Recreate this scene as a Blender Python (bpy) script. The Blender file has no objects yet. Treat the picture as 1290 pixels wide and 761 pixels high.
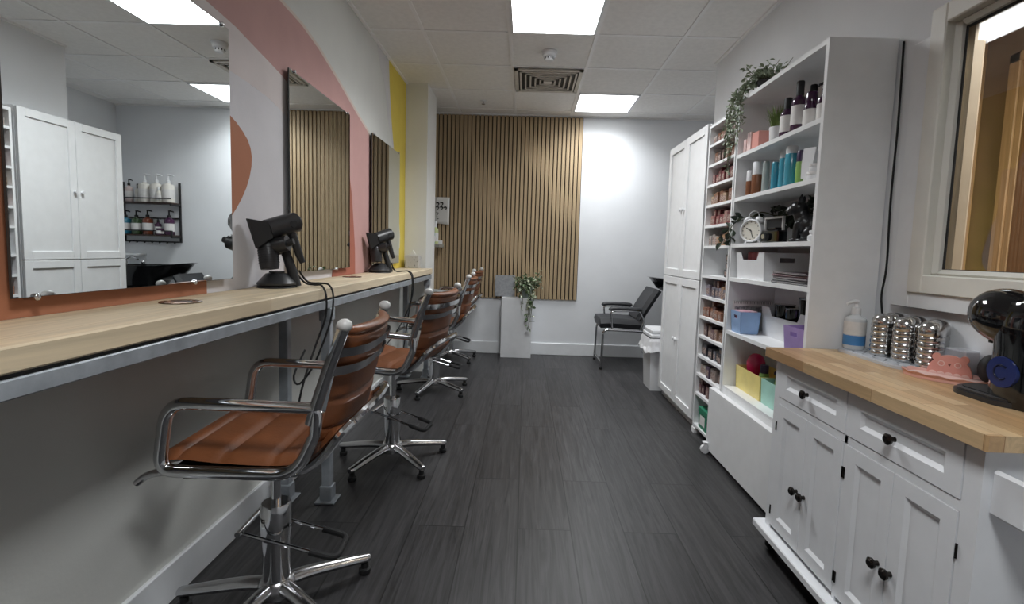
import bpy, bmesh, math, random
from mathutils import Vector, Matrix
random.seed(11)
PI = math.pi
C = bpy.context.scene.collection

# ------------------------------------------------------------------ materials
def lin(v):
    v /= 255.0
    return v / 12.92 if v <= 0.04045 else ((v + 0.055) / 1.055) ** 2.4
def rgb(c): return (lin(c[0]), lin(c[1]), lin(c[2]), 1.0)
_mats = {}
def mat(name, c, rough=0.5, metal=0.0, var=0.06, scale=14.0, stretch=(1, 1, 1), bump=0.0, bscale=None, coat=0.0, spec=0.5, trans=0.0, c2=None, lo=0.35, hi=0.65):
    """principled material whose colour wanders a little with a noise texture"""
    if name in _mats: return _mats[name]
    m = bpy.data.materials.new(name); m.use_nodes = True
    nt = m.node_tree; N = nt.nodes; L = nt.links
    b = N['Principled BSDF']
    tc = N.new('ShaderNodeTexCoord'); mp = N.new('ShaderNodeMapping'); mp.inputs['Scale'].default_value = stretch
    L.new(tc.outputs['Object'], mp.inputs['Vector'])
    nz = N.new('ShaderNodeTexNoise'); nz.inputs['Scale'].default_value = scale; nz.inputs['Detail'].default_value = 4
    L.new(mp.outputs[0], nz.inputs['Vector'])
    cr = N.new('ShaderNodeValToRGB')
    base = rgb(c); other = rgb(c2) if c2 else None
    cr.color_ramp.elements[0].position = lo; cr.color_ramp.elements[1].position = hi
    cr.color_ramp.elements[0].color = other or tuple(x * (1 - var) for x in base[:3]) + (1,)
    cr.color_ramp.elements[1].color = base if other else tuple(min(1, x * (1 + var)) for x in base[:3]) + (1,)
    L.new(nz.outputs['Fac'], cr.inputs[0]); L.new(cr.outputs[0], b.inputs['Base Color'])
    b.inputs['Roughness'].default_value = rough; b.inputs['Metallic'].default_value = metal
    b.inputs['Coat Weight'].default_value = coat; b.inputs['Specular IOR Level'].default_value = spec
    b.inputs['Transmission Weight'].default_value = trans
    if bump:
        bn = N.new('ShaderNodeTexNoise'); bn.inputs['Scale'].default_value = bscale or scale * 4; bn.inputs['Detail'].default_value = 3
        L.new(mp.outputs[0], bn.inputs['Vector'])
        bp = N.new('ShaderNodeBump'); bp.inputs['Strength'].default_value = bump; bp.inputs['Distance'].default_value = 0.002
        L.new(bn.outputs['Fac'], bp.inputs['Height']); L.new(bp.outputs[0], b.inputs['Normal'])
    _mats[name] = m
    return m

def emit_mat(name, c, s):
    m = bpy.data.materials.new(name); m.use_nodes = True
    nt = m.node_tree; N = nt.nodes; N.clear()
    o = N.new('ShaderNodeOutputMaterial'); e = N.new('ShaderNodeEmission')
    e.inputs[0].default_value = (*c, 1); e.inputs[1].default_value = s
    nt.links.new(e.outputs[0], o.inputs[0]); return m

def plank_mat(name, cols, width, length, mortar, rough, grain=0.35, gscale=(60, 2.2, 60), msize=0.004, swap=True, offset=(0, 0, 0), bump=0.15, detail_scale=1.0, spec=0.5):
    """planks running along Y: brick texture for boards, stretched noise for grain"""
    m = bpy.data.materials.new(name); m.use_nodes = True
    nt = m.node_tree; N = nt.nodes; L = nt.links; b = N['Principled BSDF']
    tc = N.new('ShaderNodeTexCoord'); sp = N.new('ShaderNodeSeparateXYZ'); cb = N.new('ShaderNodeCombineXYZ')
    L.new(tc.outputs['Object'], sp.inputs[0])
    L.new(sp.outputs['Y'], cb.inputs['X']); L.new(sp.outputs['X'], cb.inputs['Y'])
    mp = N.new('ShaderNodeMapping'); mp.inputs['Location'].default_value = offset
    L.new(cb.outputs[0], mp.inputs['Vector'])
    br = N.new('ShaderNodeTexBrick'); br.offset = 0.37; br.inputs['Scale'].default_value = 1.0
    br.inputs['Brick Width'].default_value = length; br.inputs['Row Height'].default_value = width
    br.inputs['Mortar Size'].default_value = msize; br.inputs['Mortar Smooth'].default_value = 0.1; br.inputs['Bias'].default_value = 0.0
    br.inputs['Color1'].default_value = (0, 0, 0, 1); br.inputs['Color2'].default_value = (1, 1, 1, 1); br.inputs['Mortar'].default_value = (0.5, 0.5, 0.5, 1)
    L.new(mp.outputs[0], br.inputs['Vector'])
    cr = N.new('ShaderNodeValToRGB'); els = cr.color_ramp.elements
    els[0].color = rgb(cols[0]); els[1].color = rgb(cols[-1])
    for i, cc in enumerate(cols[1:-1]):
        e = els.new((i + 1) / (len(cols) - 1)); e.color = rgb(cc)
    L.new(br.outputs['Color'], cr.inputs[0])
    # grain, shifted per board
    mg = N.new('ShaderNodeMapping'); mg.inputs['Scale'].default_value = gscale
    va = N.new('ShaderNodeVectorMath'); va.operation = 'ADD'
    vm = N.new('ShaderNodeVectorMath'); vm.operation = 'SCALE'; vm.inputs['Scale'].default_value = 7.0
    L.new(br.outputs['Color'], vm.inputs[0]); L.new(tc.outputs['Object'], va.inputs[0]); L.new(vm.outputs[0], va.inputs[1])
    L.new(va.outputs[0], mg.inputs['Vector'])
    nz = N.new('ShaderNodeTexNoise'); nz.inputs['Scale'].default_value = detail_scale; nz.inputs['Detail'].default_value = 6; nz.inputs['Roughness'].default_value = 0.6
    nz.inputs['Distortion'].default_value = 1.1
    L.new(mg.outputs[0], nz.inputs['Vector'])
    gr = N.new('ShaderNodeMapRange'); gr.inputs['From Min'].default_value = 0.3; gr.inputs['From Max'].default_value = 0.7
    gr.inputs['To Min'].default_value = 1 - grain; gr.inputs['To Max'].default_value = 1 + grain
    L.new(nz.outputs['Fac'], gr.inputs['Value'])
    mx = N.new('ShaderNodeMix'); mx.data_type = 'RGBA'; mx.blend_type = 'MULTIPLY'; mx.inputs['Factor'].default_value = 1.0
    L.new(cr.outputs[0], mx.inputs['A']); L.new(gr.outputs[0], mx.inputs['B'])
    m2 = N.new('ShaderNodeMix'); m2.data_type = 'RGBA'
    L.new(br.outputs['Fac'], m2.inputs['Factor']); L.new(mx.outputs['Result'], m2.inputs['A']); m2.inputs['B'].default_value = rgb(mortar)
    L.new(m2.outputs['Result'], b.inputs['Base Color'])
    b.inputs['Roughness'].default_value = rough; b.inputs['Specular IOR Level'].default_value = spec
    if bump:
        bp = N.new('ShaderNodeBump'); bp.inputs['Strength'].default_value = bump; bp.inputs['Distance'].default_value = 0.002
        L.new(nz.outputs['Fac'], bp.inputs['Height']); L.new(bp.outputs[0], b.inputs['Normal'])
    return m

white_paint = mat('white_wall_paint', (232, 234, 237), 0.75, var=0.03, scale=2.0, bump=0.12, bscale=60)
plain_wall = mat('mural_pale_grey', (212, 212, 207), 0.75, var=0.03, scale=3.0, bump=0.2, bscale=90)
ceil_m = mat('ceiling_tile_mineral', (240, 238, 235), 0.9, var=0.03, scale=30, bump=0.12, bscale=160)
grid_m = mat('ceiling_grid_white', (244, 243, 242), 0.5, var=0.02)
trim_m = mat('white_gloss_trim', (232, 234, 236), 0.35, var=0.02)
cream_m = mat('cream_frame_paint', (226, 224, 216), 0.4, var=0.02)
melamine = mat('white_melamine', (236, 237, 238), 0.4, var=0.02)
cart_m = mat('white_cart_lacquer', (232, 234, 237), 0.35, var=0.02)
chrome = mat('polished_chrome', (205, 206, 208), 0.09, 1.0, var=0.04, scale=6)
brushed = mat('cast_aluminium', (188, 188, 190), 0.22, 1.0, var=0.06, scale=10)
galv = mat('galvanised_steel', (164, 170, 176), 0.4, 0.35, var=0.16, scale=16)
leather = mat('tan_leather', (112, 66, 38), 0.40, var=0.16, scale=9, bump=0.25, bscale=140)
black_pl = mat('black_plastic', (42, 42, 44), 0.38, var=0.1)
matte_bk = mat('matte_black', (30, 30, 32), 0.6, var=0.1)
gloss_bk = mat('glossy_black_plastic', (10, 11, 14), 0.07, var=0.1, coat=0.5)
vinyl_bk = mat('charcoal_vinyl', (46, 47, 50), 0.5, var=0.1, bump=0.15, bscale=150)
ceramic_bk = mat('black_ceramic', (14, 14, 16), 0.1, var=0.1, coat=0.4)
rubber = mat('black_rubber', (18, 18, 19), 0.75, var=0.1)
capm = mat('pale_grey_cap', (200, 200, 198), 0.35, var=0.03)
white_pl = mat('white_plastic', (228, 229, 231), 0.35, var=0.02)
mirror_m = mat('mirror_silver', (232, 236, 236), 0.0, 1.0, var=0.002)
mirror_edge = mat('mirror_edge_dark', (70, 74, 74), 0.3, 0.4, var=0.05)
steel = mat('stainless_steel', (196, 196, 196), 0.16, 1.0, var=0.05)
knob_m = mat('dark_bronze_knob', (48, 44, 42), 0.25, 0.8, var=0.1)
felt = mat('dark_felt', (38, 32, 27), 0.95, var=0.1)
slat_m = mat('oak_slat_veneer', (172, 150, 118), 0.55, var=0.16, scale=3, stretch=(40, 40, 1.2))
leaf_dk = mat('dark_green_leaf', (52, 72, 44), 0.5, var=0.3, scale=14)
leaf_var = mat('variegated_leaf', (88, 110, 74), 0.5, c2=(216, 220, 196), scale=26, lo=0.42, hi=0.50)
leaf_grey = mat('grey_green_leaf', (150, 162, 140), 0.6, var=0.25, scale=30)
leaf_blk = mat('deep_green_leaf', (44, 56, 42), 0.5, var=0.3, scale=14)  # very dark green of the garland leaves
grass_m = mat('grass_green_blade', (110, 132, 66), 0.5, var=0.3, scale=20)
stem_m = mat('plant_stem', (84, 88, 58), 0.7)
label_w = mat('white_paper_label', (224, 222, 220), 0.6, var=0.03, scale=60)
paper = mat('white_paper', (226, 225, 222), 0.7, var=0.02)
ink = mat('black_ink', (20, 20, 20), 0.6)
pine = plank_mat('pine_worktop', [(206, 188, 158), (218, 202, 174), (198, 178, 146)], 0.145, 2.6, (170, 145, 108), 0.5, grain=0.16, gscale=(26, 1.6, 26), msize=0.0012, offset=(0, 0.05, 0), bump=0.08)
butcher = plank_mat('rubberwood_staves', [(184, 152, 112), (206, 178, 138), (194, 160, 118), (172, 136, 96), (202, 172, 130)], 0.042, 0.34, (150, 110, 70), 0.34, grain=0.14, gscale=(50, 4, 50), msize=0.0008, bump=0.05)
floor_m = plank_mat('dark_grey_wood_vinyl', [(52, 51, 52), (58, 57, 58), (48, 47, 48), (55, 54, 55)], 0.2225, 1.22, (20, 20, 21), 0.40, grain=0.62, gscale=(52, 2.4, 52), msize=0.0026, offset=(0.0, 0.0, 0), bump=0.12, spec=0.4)

# ------------------------------------------------------------------ mesh builder
class M:
    def __init__(s): s.v = []; s.f = []; s.mi = []
    def add(s, vs, fs, k=0):
        o = len(s.v); s.v += [tuple(v) for v in vs]
        s.f += [tuple(i + o for i in f) for f in fs]; s.mi += [k] * len(fs); return s
    def box(s, a, b, bev=0.0, k=0, seg=1):
        a, b = [min(a[i], b[i]) for i in range(3)], [max(a[i], b[i]) for i in range(3)]
        if bev <= 0:
            v = [(x, y, z) for z in (a[2], b[2]) for y in (a[1], b[1]) for x in (a[0], b[0])]
            return s.add(v, [(0, 2, 3, 1), (4, 5, 7, 6), (0, 1, 5, 4), (2, 6, 7, 3), (0, 4, 6, 2), (1, 3, 7, 5)], k)
        bm = bmesh.new(); bmesh.ops.create_cube(bm, size=1.0)
        for v in bm.verts: v.co = Vector(((a[i] + b[i]) / 2 + v.co[i] * (b[i] - a[i]) for i in range(3)))
        bev = min(bev, 0.49 * min(b[i] - a[i] for i in range(3)))
        bmesh.ops.bevel(bm, geom=bm.edges[:], offset=bev, segments=seg, affect='EDGES', profile=0.5)
        bm.verts.index_update()
        s.add([v.co[:] for v in bm.verts], [[v.index for v in f.verts] for f in bm.faces], k); bm.free(); return s
    def tube(s, path, r, seg=10, closed=False, caps=True, k=0, flat=None):
        """round tube along path; r number or list; flat=(a,b) squashes the section"""
        P = [Vector(p) for p in path]; n = len(P)
        R = r if isinstance(r, (list, tuple)) else [r] * n
        def tan(i):
            if closed: d = P[(i + 1) % n] - P[i - 1]
            else: d = P[min(i + 1, n - 1)] - P[max(i - 1, 0)]
            return d.normalized() if d.length > 1e-9 else Vector((0, 0, 1))
        t0 = tan(0); up = Vector((0, 0, 1)) if abs(t0.z) < 0.9 else Vector((0, 1, 0))
        nrm = (up - t0 * up.dot(t0)).normalized(); vs = []; tp = t0
        for i in range(n):
            t = tan(i); ax = tp.cross(t)
            if ax.length > 1e-8: nrm = Matrix.Rotation(tp.angle(t), 3, ax.normalized()) @ nrm
            nrm = (nrm - t * nrm.dot(t)).normalized(); bn = t.cross(nrm); tp = t
            fa, fb = flat or (1, 1)
            for j in range(seg):
                a = 2 * PI * j / seg
                vs.append(P[i] + nrm * (math.cos(a) * R[i] * fa) + bn * (math.sin(a) * R[i] * fb))
        fs = []
        for i in range(n if closed else n - 1):
            i2 = (i + 1) % n
            for j in range(seg):
                j2 = (j + 1) % seg
                fs.append((i * seg + j, i * seg + j2, i2 * seg + j2, i2 * seg + j))
        if caps and not closed:
            fs.append(tuple(range(seg - 1, -1, -1))); fs.append(tuple((n - 1) * seg + j for j in range(seg)))
        return s.add(vs, fs, k)
    def cyl(s, p0, p1, r0, r1=None, seg=20, k=0): return s.tube([p0, p1], [r0, r0 if r1 is None else r1], seg, k=k)
    def lathe(s, prof, c=(0, 0, 0), seg=24, k=0, sx=1.0, sy=1.0):
        """profile of (radius, z) turned about a vertical axis"""
        vs = []; fs = []; n = len(prof)
        for (r, z) in prof:
            for j in range(seg):
                a = 2 * PI * j / seg; vs.append((c[0] + r * sx * math.cos(a), c[1] + r * sy * math.sin(a), c[2] + z))
        for i in range(n - 1):
            for j in range(seg):
                j2 = (j + 1) % seg; fs.append((i * seg + j, i * seg + j2, (i + 1) * seg + j2, (i + 1) * seg + j))
        if prof[0][0] > 1e-6: fs.append(tuple(range(seg - 1, -1, -1)))
        if prof[-1][0] > 1e-6: fs.append(tuple((n - 1) * seg + j for j in range(seg)))
        return s.add(vs, fs, k)
    def sphere(s, c, r, seg=18, rings=10, k=0, rot=None):
        r = (r, r, r) if isinstance(r, (int, float)) else r
        vs = []; fs = []
        for i in range(rings + 1):
            t = PI * i / rings
            for j in range(seg):
                a = 2 * PI * j / seg
                p = Vector((r[0] * math.sin(t) * math.cos(a), r[1] * math.sin(t) * math.sin(a), r[2] * math.cos(t)))
                if rot: p = rot @ p
                vs.append(p + Vector(c))
        for i in range(rings):
            for j in range(seg):
                j2 = (j + 1) % seg; fs.append((i * seg + j, (i + 1) * seg + j, (i + 1) * seg + j2, i * seg + j2))
        return s.add(vs, fs, k)
    def prism(s, poly, axis, a0, a1, k=0):
        """2-D polygon pushed along an axis: 0 -> (y,z), 1 -> (x,z), 2 -> (x,y)"""
        def p3(p, a):
            return (a, p[0], p[1]) if axis == 0 else (p[0], a, p[1]) if axis == 1 else (p[0], p[1], a)
        n = len(poly)
        vs = [p3(p, a0) for p in poly] + [p3(p, a1) for p in poly]
        fs = [tuple(range(n - 1, -1, -1)), tuple(range(n, 2 * n))] + [(i, (i + 1) % n, n + (i + 1) % n, n + i) for i in range(n)]
        return s.add(vs, fs, k)
    def pad(s, prof, hw, th, seams=(), bow=0.0, m=12, k=0, crown=0.0):
        """upholstered pad: centre-line profile (x,z) swept over y in [-hw,hw]"""
        pr = resample(prof, 64); n = len(pr); top = []; bot = []
        for i, (x, z) in enumerate(pr):
            x0, z0 = pr[max(i - 1, 0)]; x1, z1 = pr[min(i + 1, n - 1)]
            tx, tz = x1 - x0, z1 - z0; l = math.hypot(tx, tz); nx, nz = -tz / l, tx / l
            u = i / (n - 1); eu = min(1, min(u, 1 - u) / 0.05) ** 0.5
            sm = 1.0
            for q in seams: sm -= 0.55 * math.exp(-((u - q) / 0.016) ** 2)
            for j in range(m + 1):
                w = -1 + 2 * j / m; ev = min(1, (1 - abs(w)) / 0.12) ** 0.5
                t = th / 2 * eu * ev * sm; b = bow * (1 - w * w)
                top.append((x + b + nx * t, hw * w, z + nz * t)); bot.append((x + b - nx * t, hw * w, z - nz * t))
        N = n * (m + 1); fs = []
        for i in range(n - 1):
            for j in range(m):
                a = i * (m + 1) + j; q = (a, a + 1, a + m + 2, a + m + 1)
                fs.append(q[::-1]); fs.append(tuple(N + t for t in q))
        return s.add(top + bot, fs, k)
    def build(s, name, mats, parent=None, loc=None, rotz=0.0, smooth=35):
        me = bpy.data.meshes.new(name); me.from_pydata([tuple(v) for v in s.v], [], s.f)
        for m in (mats if isinstance(mats, (list, tuple)) else [mats]): me.materials.append(m)
        me.polygons.foreach_set('material_index', s.mi); me.update()
        bm = bmesh.new(); bm.from_mesh(me)
        bmesh.ops.remove_doubles(bm, verts=bm.verts, dist=1e-6)
        bmesh.ops.recalc_face_normals(bm, faces=bm.faces); bm.to_mesh(me); bm.free()
        if smooth:
            me.polygons.foreach_set('use_smooth', [True] * len(me.polygons)); me.set_sharp_from_angle(angle=math.radians(smooth))
        o = bpy.data.objects.new(name, me); C.objects.link(o)
        if loc is not None: o.location = loc
        o.rotation_euler[2] = rotz
        if parent: o.parent = parent
        return o

def resample(pts, n):
    """smooth (Catmull-Rom) resampling of a polyline"""
    P = [Vector(p) for p in pts]; out = []
    for i in range(n):
        t = i / (n - 1) * (len(P) - 1); k = min(int(t), len(P) - 2); f = t - k
        p0, p1, p2, p3 = P[max(k - 1, 0)], P[k], P[k + 1], P[min(k + 2, len(P) - 1)]
        out.append(0.5 * ((2 * p1) + (p2 - p0) * f + (2 * p0 - 5 * p1 + 4 * p2 - p3) * f * f + (3 * p1 - p0 - 3 * p2 + p3) * f ** 3))
    return out

def fillet(pts, rads, closed=True, n=6):
    """round the corners of a polyline"""
    P = [Vector(p) for p in pts]; out = []; m = len(P)
    for i in range(m):
        r = rads[i]
        if r <= 0 or (not closed and i in (0, m - 1)): out.append(P[i]); continue
        a, b, c = P[i - 1], P[i], P[(i + 1) % m]
        d1 = (a - b).normalized(); d2 = (c - b).normalized(); ang = d1.angle(d2)
        t = min(r / math.tan(ang / 2), 0.48 * (a - b).length, 0.48 * (c - b).length)
        p, q = b + d1 * t, b + d2 * t
        for j in range(n + 1):
            f = j / n; out.append(p * (1 - f) ** 2 + b * 2 * f * (1 - f) + q * f * f)
    return out

def tag(o, label, cat, group=None, kind=None):
    o['label'] = label; o['category'] = cat
    if group: o['group'] = group
    if kind: o['kind'] = kind
    return o
def thing(name, label, cat, loc=(0, 0, 0), rotz=0.0, group=None):
    o = bpy.data.objects.new(name, None); o.empty_display_size = 0.05; C.objects.link(o)
    o.location = loc; o.rotation_euler[2] = rotz
    return tag(o, label, cat, group)
def struct(name, m, mats, parent=None, smooth=35):
    o = m.build(name, mats, parent, smooth=smooth); o['kind'] = 'structure'; return o
def copy_tree(o, parent=None):
    c = o.copy(); C.objects.link(c)
    if parent: c.parent = parent
    for ch in list(o.children): copy_tree(ch, c)
    return c

# ------------------------------------------------------------------ room
XL, XR, YF, YB, ZC = -1.125, 1.42, 5.54, -3.2, 2.64
XA, YA = 2.36, 3.935            # alcove past the end of the right wall
struct('floor', M().box((XL - .1, YB - .1, -.08), (XA + .1, YF + .1, 0)), floor_m)
ce = struct('ceiling', M().box((XL - .1, YB - .1, ZC), (XA + .1, YF + .1, ZC + .08)), ceil_m)
g = M()
GX = [-.155 + .5925 * i for i in range(-1, 5)]
GY = [3.496 + .6125 * i for i in range(-10, 4)]
for x in GX:
    if x < XR: g.box((x - .012, YB, ZC - .005), (x + .012, YF, ZC + .01))
    else: g.box((x - .012, YA, ZC - .005), (x + .012, YF, ZC + .01))
for y in GY: g.box((XL, y - .012, ZC - .0045), (XA if y > YA else XR, y + .012, ZC + .01))
g.box((XL, YB, ZC - .012), (XL + .02, YF, ZC + .01)); g.box((XR - .02, YB, ZC - .012), (XR, YA, ZC + .01)); g.box((XL, YF - .02, ZC - .012), (XA, YF, ZC + .01))
struct('ceiling_grid', g, grid_m, ce)
wl = struct('wall_left', M().box((XL - .1, YB, 0), (XL, YF, ZC)), plain_wall)
struct('wall_far', M().box((XL - .1, YF, 0), (XA + .1, YF + .1, ZC)), white_paint)
struct('wall_back', M().box((XL - .1, YB - .1, 0), (XR + .2, YB, ZC)), white_paint)
# window opening in the right wall
WY0, WY1, WZ0, WZ1 = -.15, 1.80, 1.055, 2.03
w = M().box((XR, YB, 0), (XR + .12, WY0, ZC)).box((XR, WY1, 0), (XR + .12, YA - .12, ZC))
w.box((XR, WY0, 0), (XR + .12, WY1, WZ0)).box((XR, WY0, WZ1), (XR + .12, WY1, ZC))
struct('wall_right', w, white_paint)
struct('wall_return', M().box((XR, YA - .12, 0), (XA, YA, ZC)), white_paint)
struct('wall_alcove', M().box((XA, YA - .12, 0), (XA + .1, YF, ZC)), white_paint)
# pillar at the end of the left wall
struct('pillar', M().box((XL, 4.58, 0), (-.925, 5.0, ZC)), mat('pillar_paint', (230, 230, 226), 0.7, var=0.03, scale=3, bump=0.12, bscale=70))
# baseboards
bb = lambda a, b: M().box(a, b, .004)
struct('baseboard_left', bb((XL, YB, 0), (XL + .016, 4.58, .128)), trim_m)
struct('baseboard_far', bb((XL, YF - .016, 0), (XA, YF, .135)), trim_m)
struct('baseboard_right', bb((XR - .016, YB, 0), (XR, YA, .128)), trim_m)

# mural painted on the left wall
def paint(name, c, polys, d, var=0.04):
    m = M()
    for p in polys: m.prism(p, 0, XL - .02, XL + d)
    return struct(name, m, mat('mural_' + name, c, 0.72, var=var, scale=5, bump=0.2, bscale=90), wl, smooth=0)
def arc(pts, n=16): return [tuple(p) for p in resample([Vector((a, b, 0)) for a, b in pts], n)]
def A(pts, n=18): return [(p[0], p[1]) for p in arc(pts, n)]
low_edge = A([(.9, 1.80), (1.4, 1.965), (1.82, 1.985), (2.125, 1.945), (2.36, 1.90), (2.75, 1.75), (3.0, 1.5), (3.13, 1.2), (3.15, .98)])
top_edge = A([(.6, 2.0), (1.4, 2.16), (2.208, 2.235), (2.62, 2.205), (3.014, 2.10), (3.292, 2.012), (3.555, 1.93), (3.72, 1.7), (3.76, 1.3), (3.77, .98)])
paint('pale_pink_shape', (216, 206, 204), [A([(1.0, 1.55), (1.6, 1.78), (1.9, 1.80), (2.25, 1.77), (2.5, 1.66), (2.9, 1.3), (3.1, .98)]) + low_edge[::-1]], .0006)
paint('lilac_grey_shape', (212, 209, 212), [[(.4, .98)] + A([(.4, 1.3), (1.0, 1.55), (1.6, 1.78), (1.9, 1.80), (2.25, 1.77), (2.5, 1.66), (2.9, 1.3), (3.1, .98)])], .0007)
paint('pink_band', (194, 152, 147), [low_edge + top_edge[::-1]], .0009)
paint('band_edge', (214, 200, 190), [top_edge + [(y + .022, z + .016) for y, z in top_edge][::-1]], .0008)
paint('rust_shape', (172, 112, 82), [[(-1.0, .98), (1.731, .98), (1.731, 1.06), (1.80, 1.15)] + A([(1.85, 1.215), (1.885, 1.26), (1.95, 1.326), (2.008, 1.411), (2.034, 1.494), (2.018, 1.557), (1.959, 1.605), (1.85, 1.65), (1.6, 1.70), (1.2, 1.72)]) + [(-1.0, 1.5)]], .0011)
paint('brick_red_shape', (164, 98, 80), [[(2.86, .98), (3.255, .98), (3.25, 1.15), (3.222, 1.316), (3.19, 1.49), (3.15, 1.60), (3.09, 1.5), (3.08, 1.03), (2.87, 1.03)]], .0013)
paint('yellow_shape', (224, 200, 84), [A([(4.02, 2.64), (4.05, 2.43), (4.105, 2.2), (4.184, 1.98), (4.296, 1.65), (4.418, 1.245), (4.3, 1.07), (3.93, .98)]) + [(4.6, .98), (4.6, 2.64)]], .0009)
paint('off_white_shape', (208, 206, 206), [A([(3.70, 2.64), (3.80, 2.5), (3.92, 2.39), (4.0, 2.17), (4.16, 1.97), (4.28, 1.64), (4.4, 1.245)]) + A([(4.02, 2.64), (4.05, 2.43), (4.105, 2.2), (4.184, 1.98), (4.296, 1.65), (4.418, 1.245)])[::-1]], .0007)

# window in the right wall: architrave, frame, glass
wf = M()
def ring(m, x0, x1, y0, y1, z0, z1, t, bev=.004, tb=None):
    tb = t if tb is None else tb
    m.box((x0, y0, z0), (x1, y0 + t, z1), bev).box((x0, y1 - t, z0), (x1, y1, z1), bev)
    m.box((x0, y0 + t, z0), (x1, y1 - t, z0 + tb), bev).box((x0, y0 + t, z1 - t), (x1, y1 - t, z1), bev)
win = M(); ring(win, 1.385, 1.45, WY0 - .01, 1.812, 1.055, 2.035, .066)
wo = struct('window_1', win, cream_m)
wi = M(); ring(wi, 1.412, 1.451, WY0 + .05, 1.752, 1.115, 1.975, .026, .022)
struct('window_frame', wi, cream_m, wo)
gk = M(); ring(gk, 1.437, 1.4415, WY0 + .07, 1.728, 1.132, 1.951, .011, 0.003)
struct('window_gasket', gk, matte_bk, wo)
jl = M(); ring(jl, 1.452, 1.545, WY0 + .02, 1.80, 1.075, 2.02, .062, .05)
struct('window_lining', jl, mat('taupe_jamb', (150, 138, 122), .5), wo)
gl = bpy.data.materials.new('window_glass'); gl.use_nodes = True
_n = gl.node_tree.nodes; _b = _n['Principled BSDF']; _b.inputs['Transmission Weight'].default_value = 1.0; _b.inputs['Roughness'].default_value = 0.0; _b.inputs['IOR'].default_value = 1.5
_b.inputs['Base Color'].default_value = (.93, .95, .94, 1)
struct('window_pane', M().box((1.442, WY0 + .06, 1.12), (1.448, 1.74, 1.965)), gl, wo, smooth=0)
bd = M().box((1.395, 1.812, 1.0), (1.42, 1.895, 1.955), .003).box((1.395, WY0 - .1, 1.0), (1.42, 1.812, 1.056), .003)
struct('window_board', bd, trim_m, wo)
# corridor with oak joinery behind the glass
oak = mat('oak_joinery', (170, 138, 100), 0.45, var=0.14, scale=3, stretch=(30, 30, 1.2))
oak_d = mat('brown_door_veneer', (118, 84, 58), 0.45, var=0.18, scale=3, stretch=(40, 40, 1.0))
oak_g = mat('taupe_panel', (120, 98, 78), 0.6, var=0.1, scale=6)
struct('corridor_floor', M().box((1.54, -.6, -.08), (3.2, 3.8, 0)), floor_m)
struct('corridor_ceiling', M().box((1.54, -.6, 2.64), (3.2, 3.8, 2.72)), ceil_m)
struct('wall_corridor', M().box((3.0, -.6, 0), (3.2, 3.8, 2.64)).box((1.54, -.7, 0), (3.2, -.6, 2.64)), oak_g)
struct('wall_corridor_end', M().box((1.54, 3.8, 0), (3.2, 3.9, 2.64)), oak)
dr = M().box((2.96, 3.14, 0), (3.0, 3.21, 2.46), .004).box((2.96, 2.2, 2.40), (3.0, 3.21, 2.46), .004).box((2.96, 2.2, 0), (3.0, 2.27, 2.46), .004).box((2.93, 3.41, 0), (3.0, 3.55, 2.64), .004)
d1 = struct('door_1', dr, oak)
struct('door_leaf', M().box((2.975, 2.27, .01), (3.0, 3.10, 2.40), .003), oak_d, d1)
struct('door_stop', M().box((2.97, 3.10, 0), (3.0, 3.14, 2.40), .003), oak, d1)

# ------------------------------------------------------------------ ceiling fittings
EM = emit_mat('led_panel_glow', (0.97, 0.99, 1.0), 6.0); EM2 = emit_mat('led_panel_soft_glow', (0.97, 0.99, 1.0), 3.0)
LAMP_W, LAMP_SPREAD = 12.5, 140
def panel_light(x0, y0, label, power=1.0):
    t = thing('ceiling_light', label, 'ceiling light', (x0 + .296, y0 + .306, ZC - .01), 0, 'square ceiling light panels')
    f = M(); hx, hy = .284, .294
    f.box((-hx, -hy, -.002), (hx, -hy + .014, .008)).box((-hx, hy - .014, -.002), (hx, hy, .008)).box((-hx, -hy, -.002), (-hx + .014, hy, .008)).box((hx - .014, -hy, -.002), (hx, hy, .008))
    f.build('frame', trim_m, t)
    M().box((-hx + .013, -hy + .013, 0), (hx - .013, hy - .013, .006)).build('diffuser', EM if power > .9 else EM2, t)
    a = bpy.data.lights.new('led_array', 'AREA'); a.shape = 'RECTANGLE'; a.size = 2 * hx - .03; a.size_y = 2 * hy - .03
    a.energy = LAMP_W * power; a.color = (0.95, 0.98, 1.0); a.spread = math.radians(LAMP_SPREAD)
    ao = bpy.data.objects.new('led_array', a); C.objects.link(ao); ao.parent = t; ao.location = (0, 0, -.004)
panel_light(-.155, 2.8835, 'square glowing ceiling panel nearest the camera, beside the smoke detector')
panel_light(.4375, 4.721, 'square glowing ceiling panel near the white far wall, past the air vent', .7)
panel_light(-.155, -.1795, 'unseen square ceiling panel added overhead behind the view for light')  # out-of-view panel added to lift the light on the near end
t = thing('smoke_detector', 'round white smoke detector on the ceiling between light panel and vent', 'smoke detector', (.128, 3.80, ZC))
M().lathe([(.058, 0), (.058, -.012), (.052, -.018)], seg=28).build('base', white_pl, t)
M().lathe([(.052, -.018), (.05, -.036), (.042, -.042)], seg=28).build('body', white_pl, t)
M().lathe([(.034, -.04), (.034, -.062), (.026, -.070), (0, -.072)], seg=24).build('sensor_cap', white_pl, t)
r_ = M()
for k in range(10):
    a = 2 * PI * k / 10; r_.box((.0335 * math.cos(a) - .003, .0335 * math.sin(a) - .003, -.058), (.0335 * math.cos(a) + .003, .0335 * math.sin(a) + .003, -.046))
r_.build('sensor_slots', matte_bk, t)
t = thing('air_vent', 'square louvred white air vent in the ceiling', 'air vent', (.141, 4.415, ZC - .008))
f = M()
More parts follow.
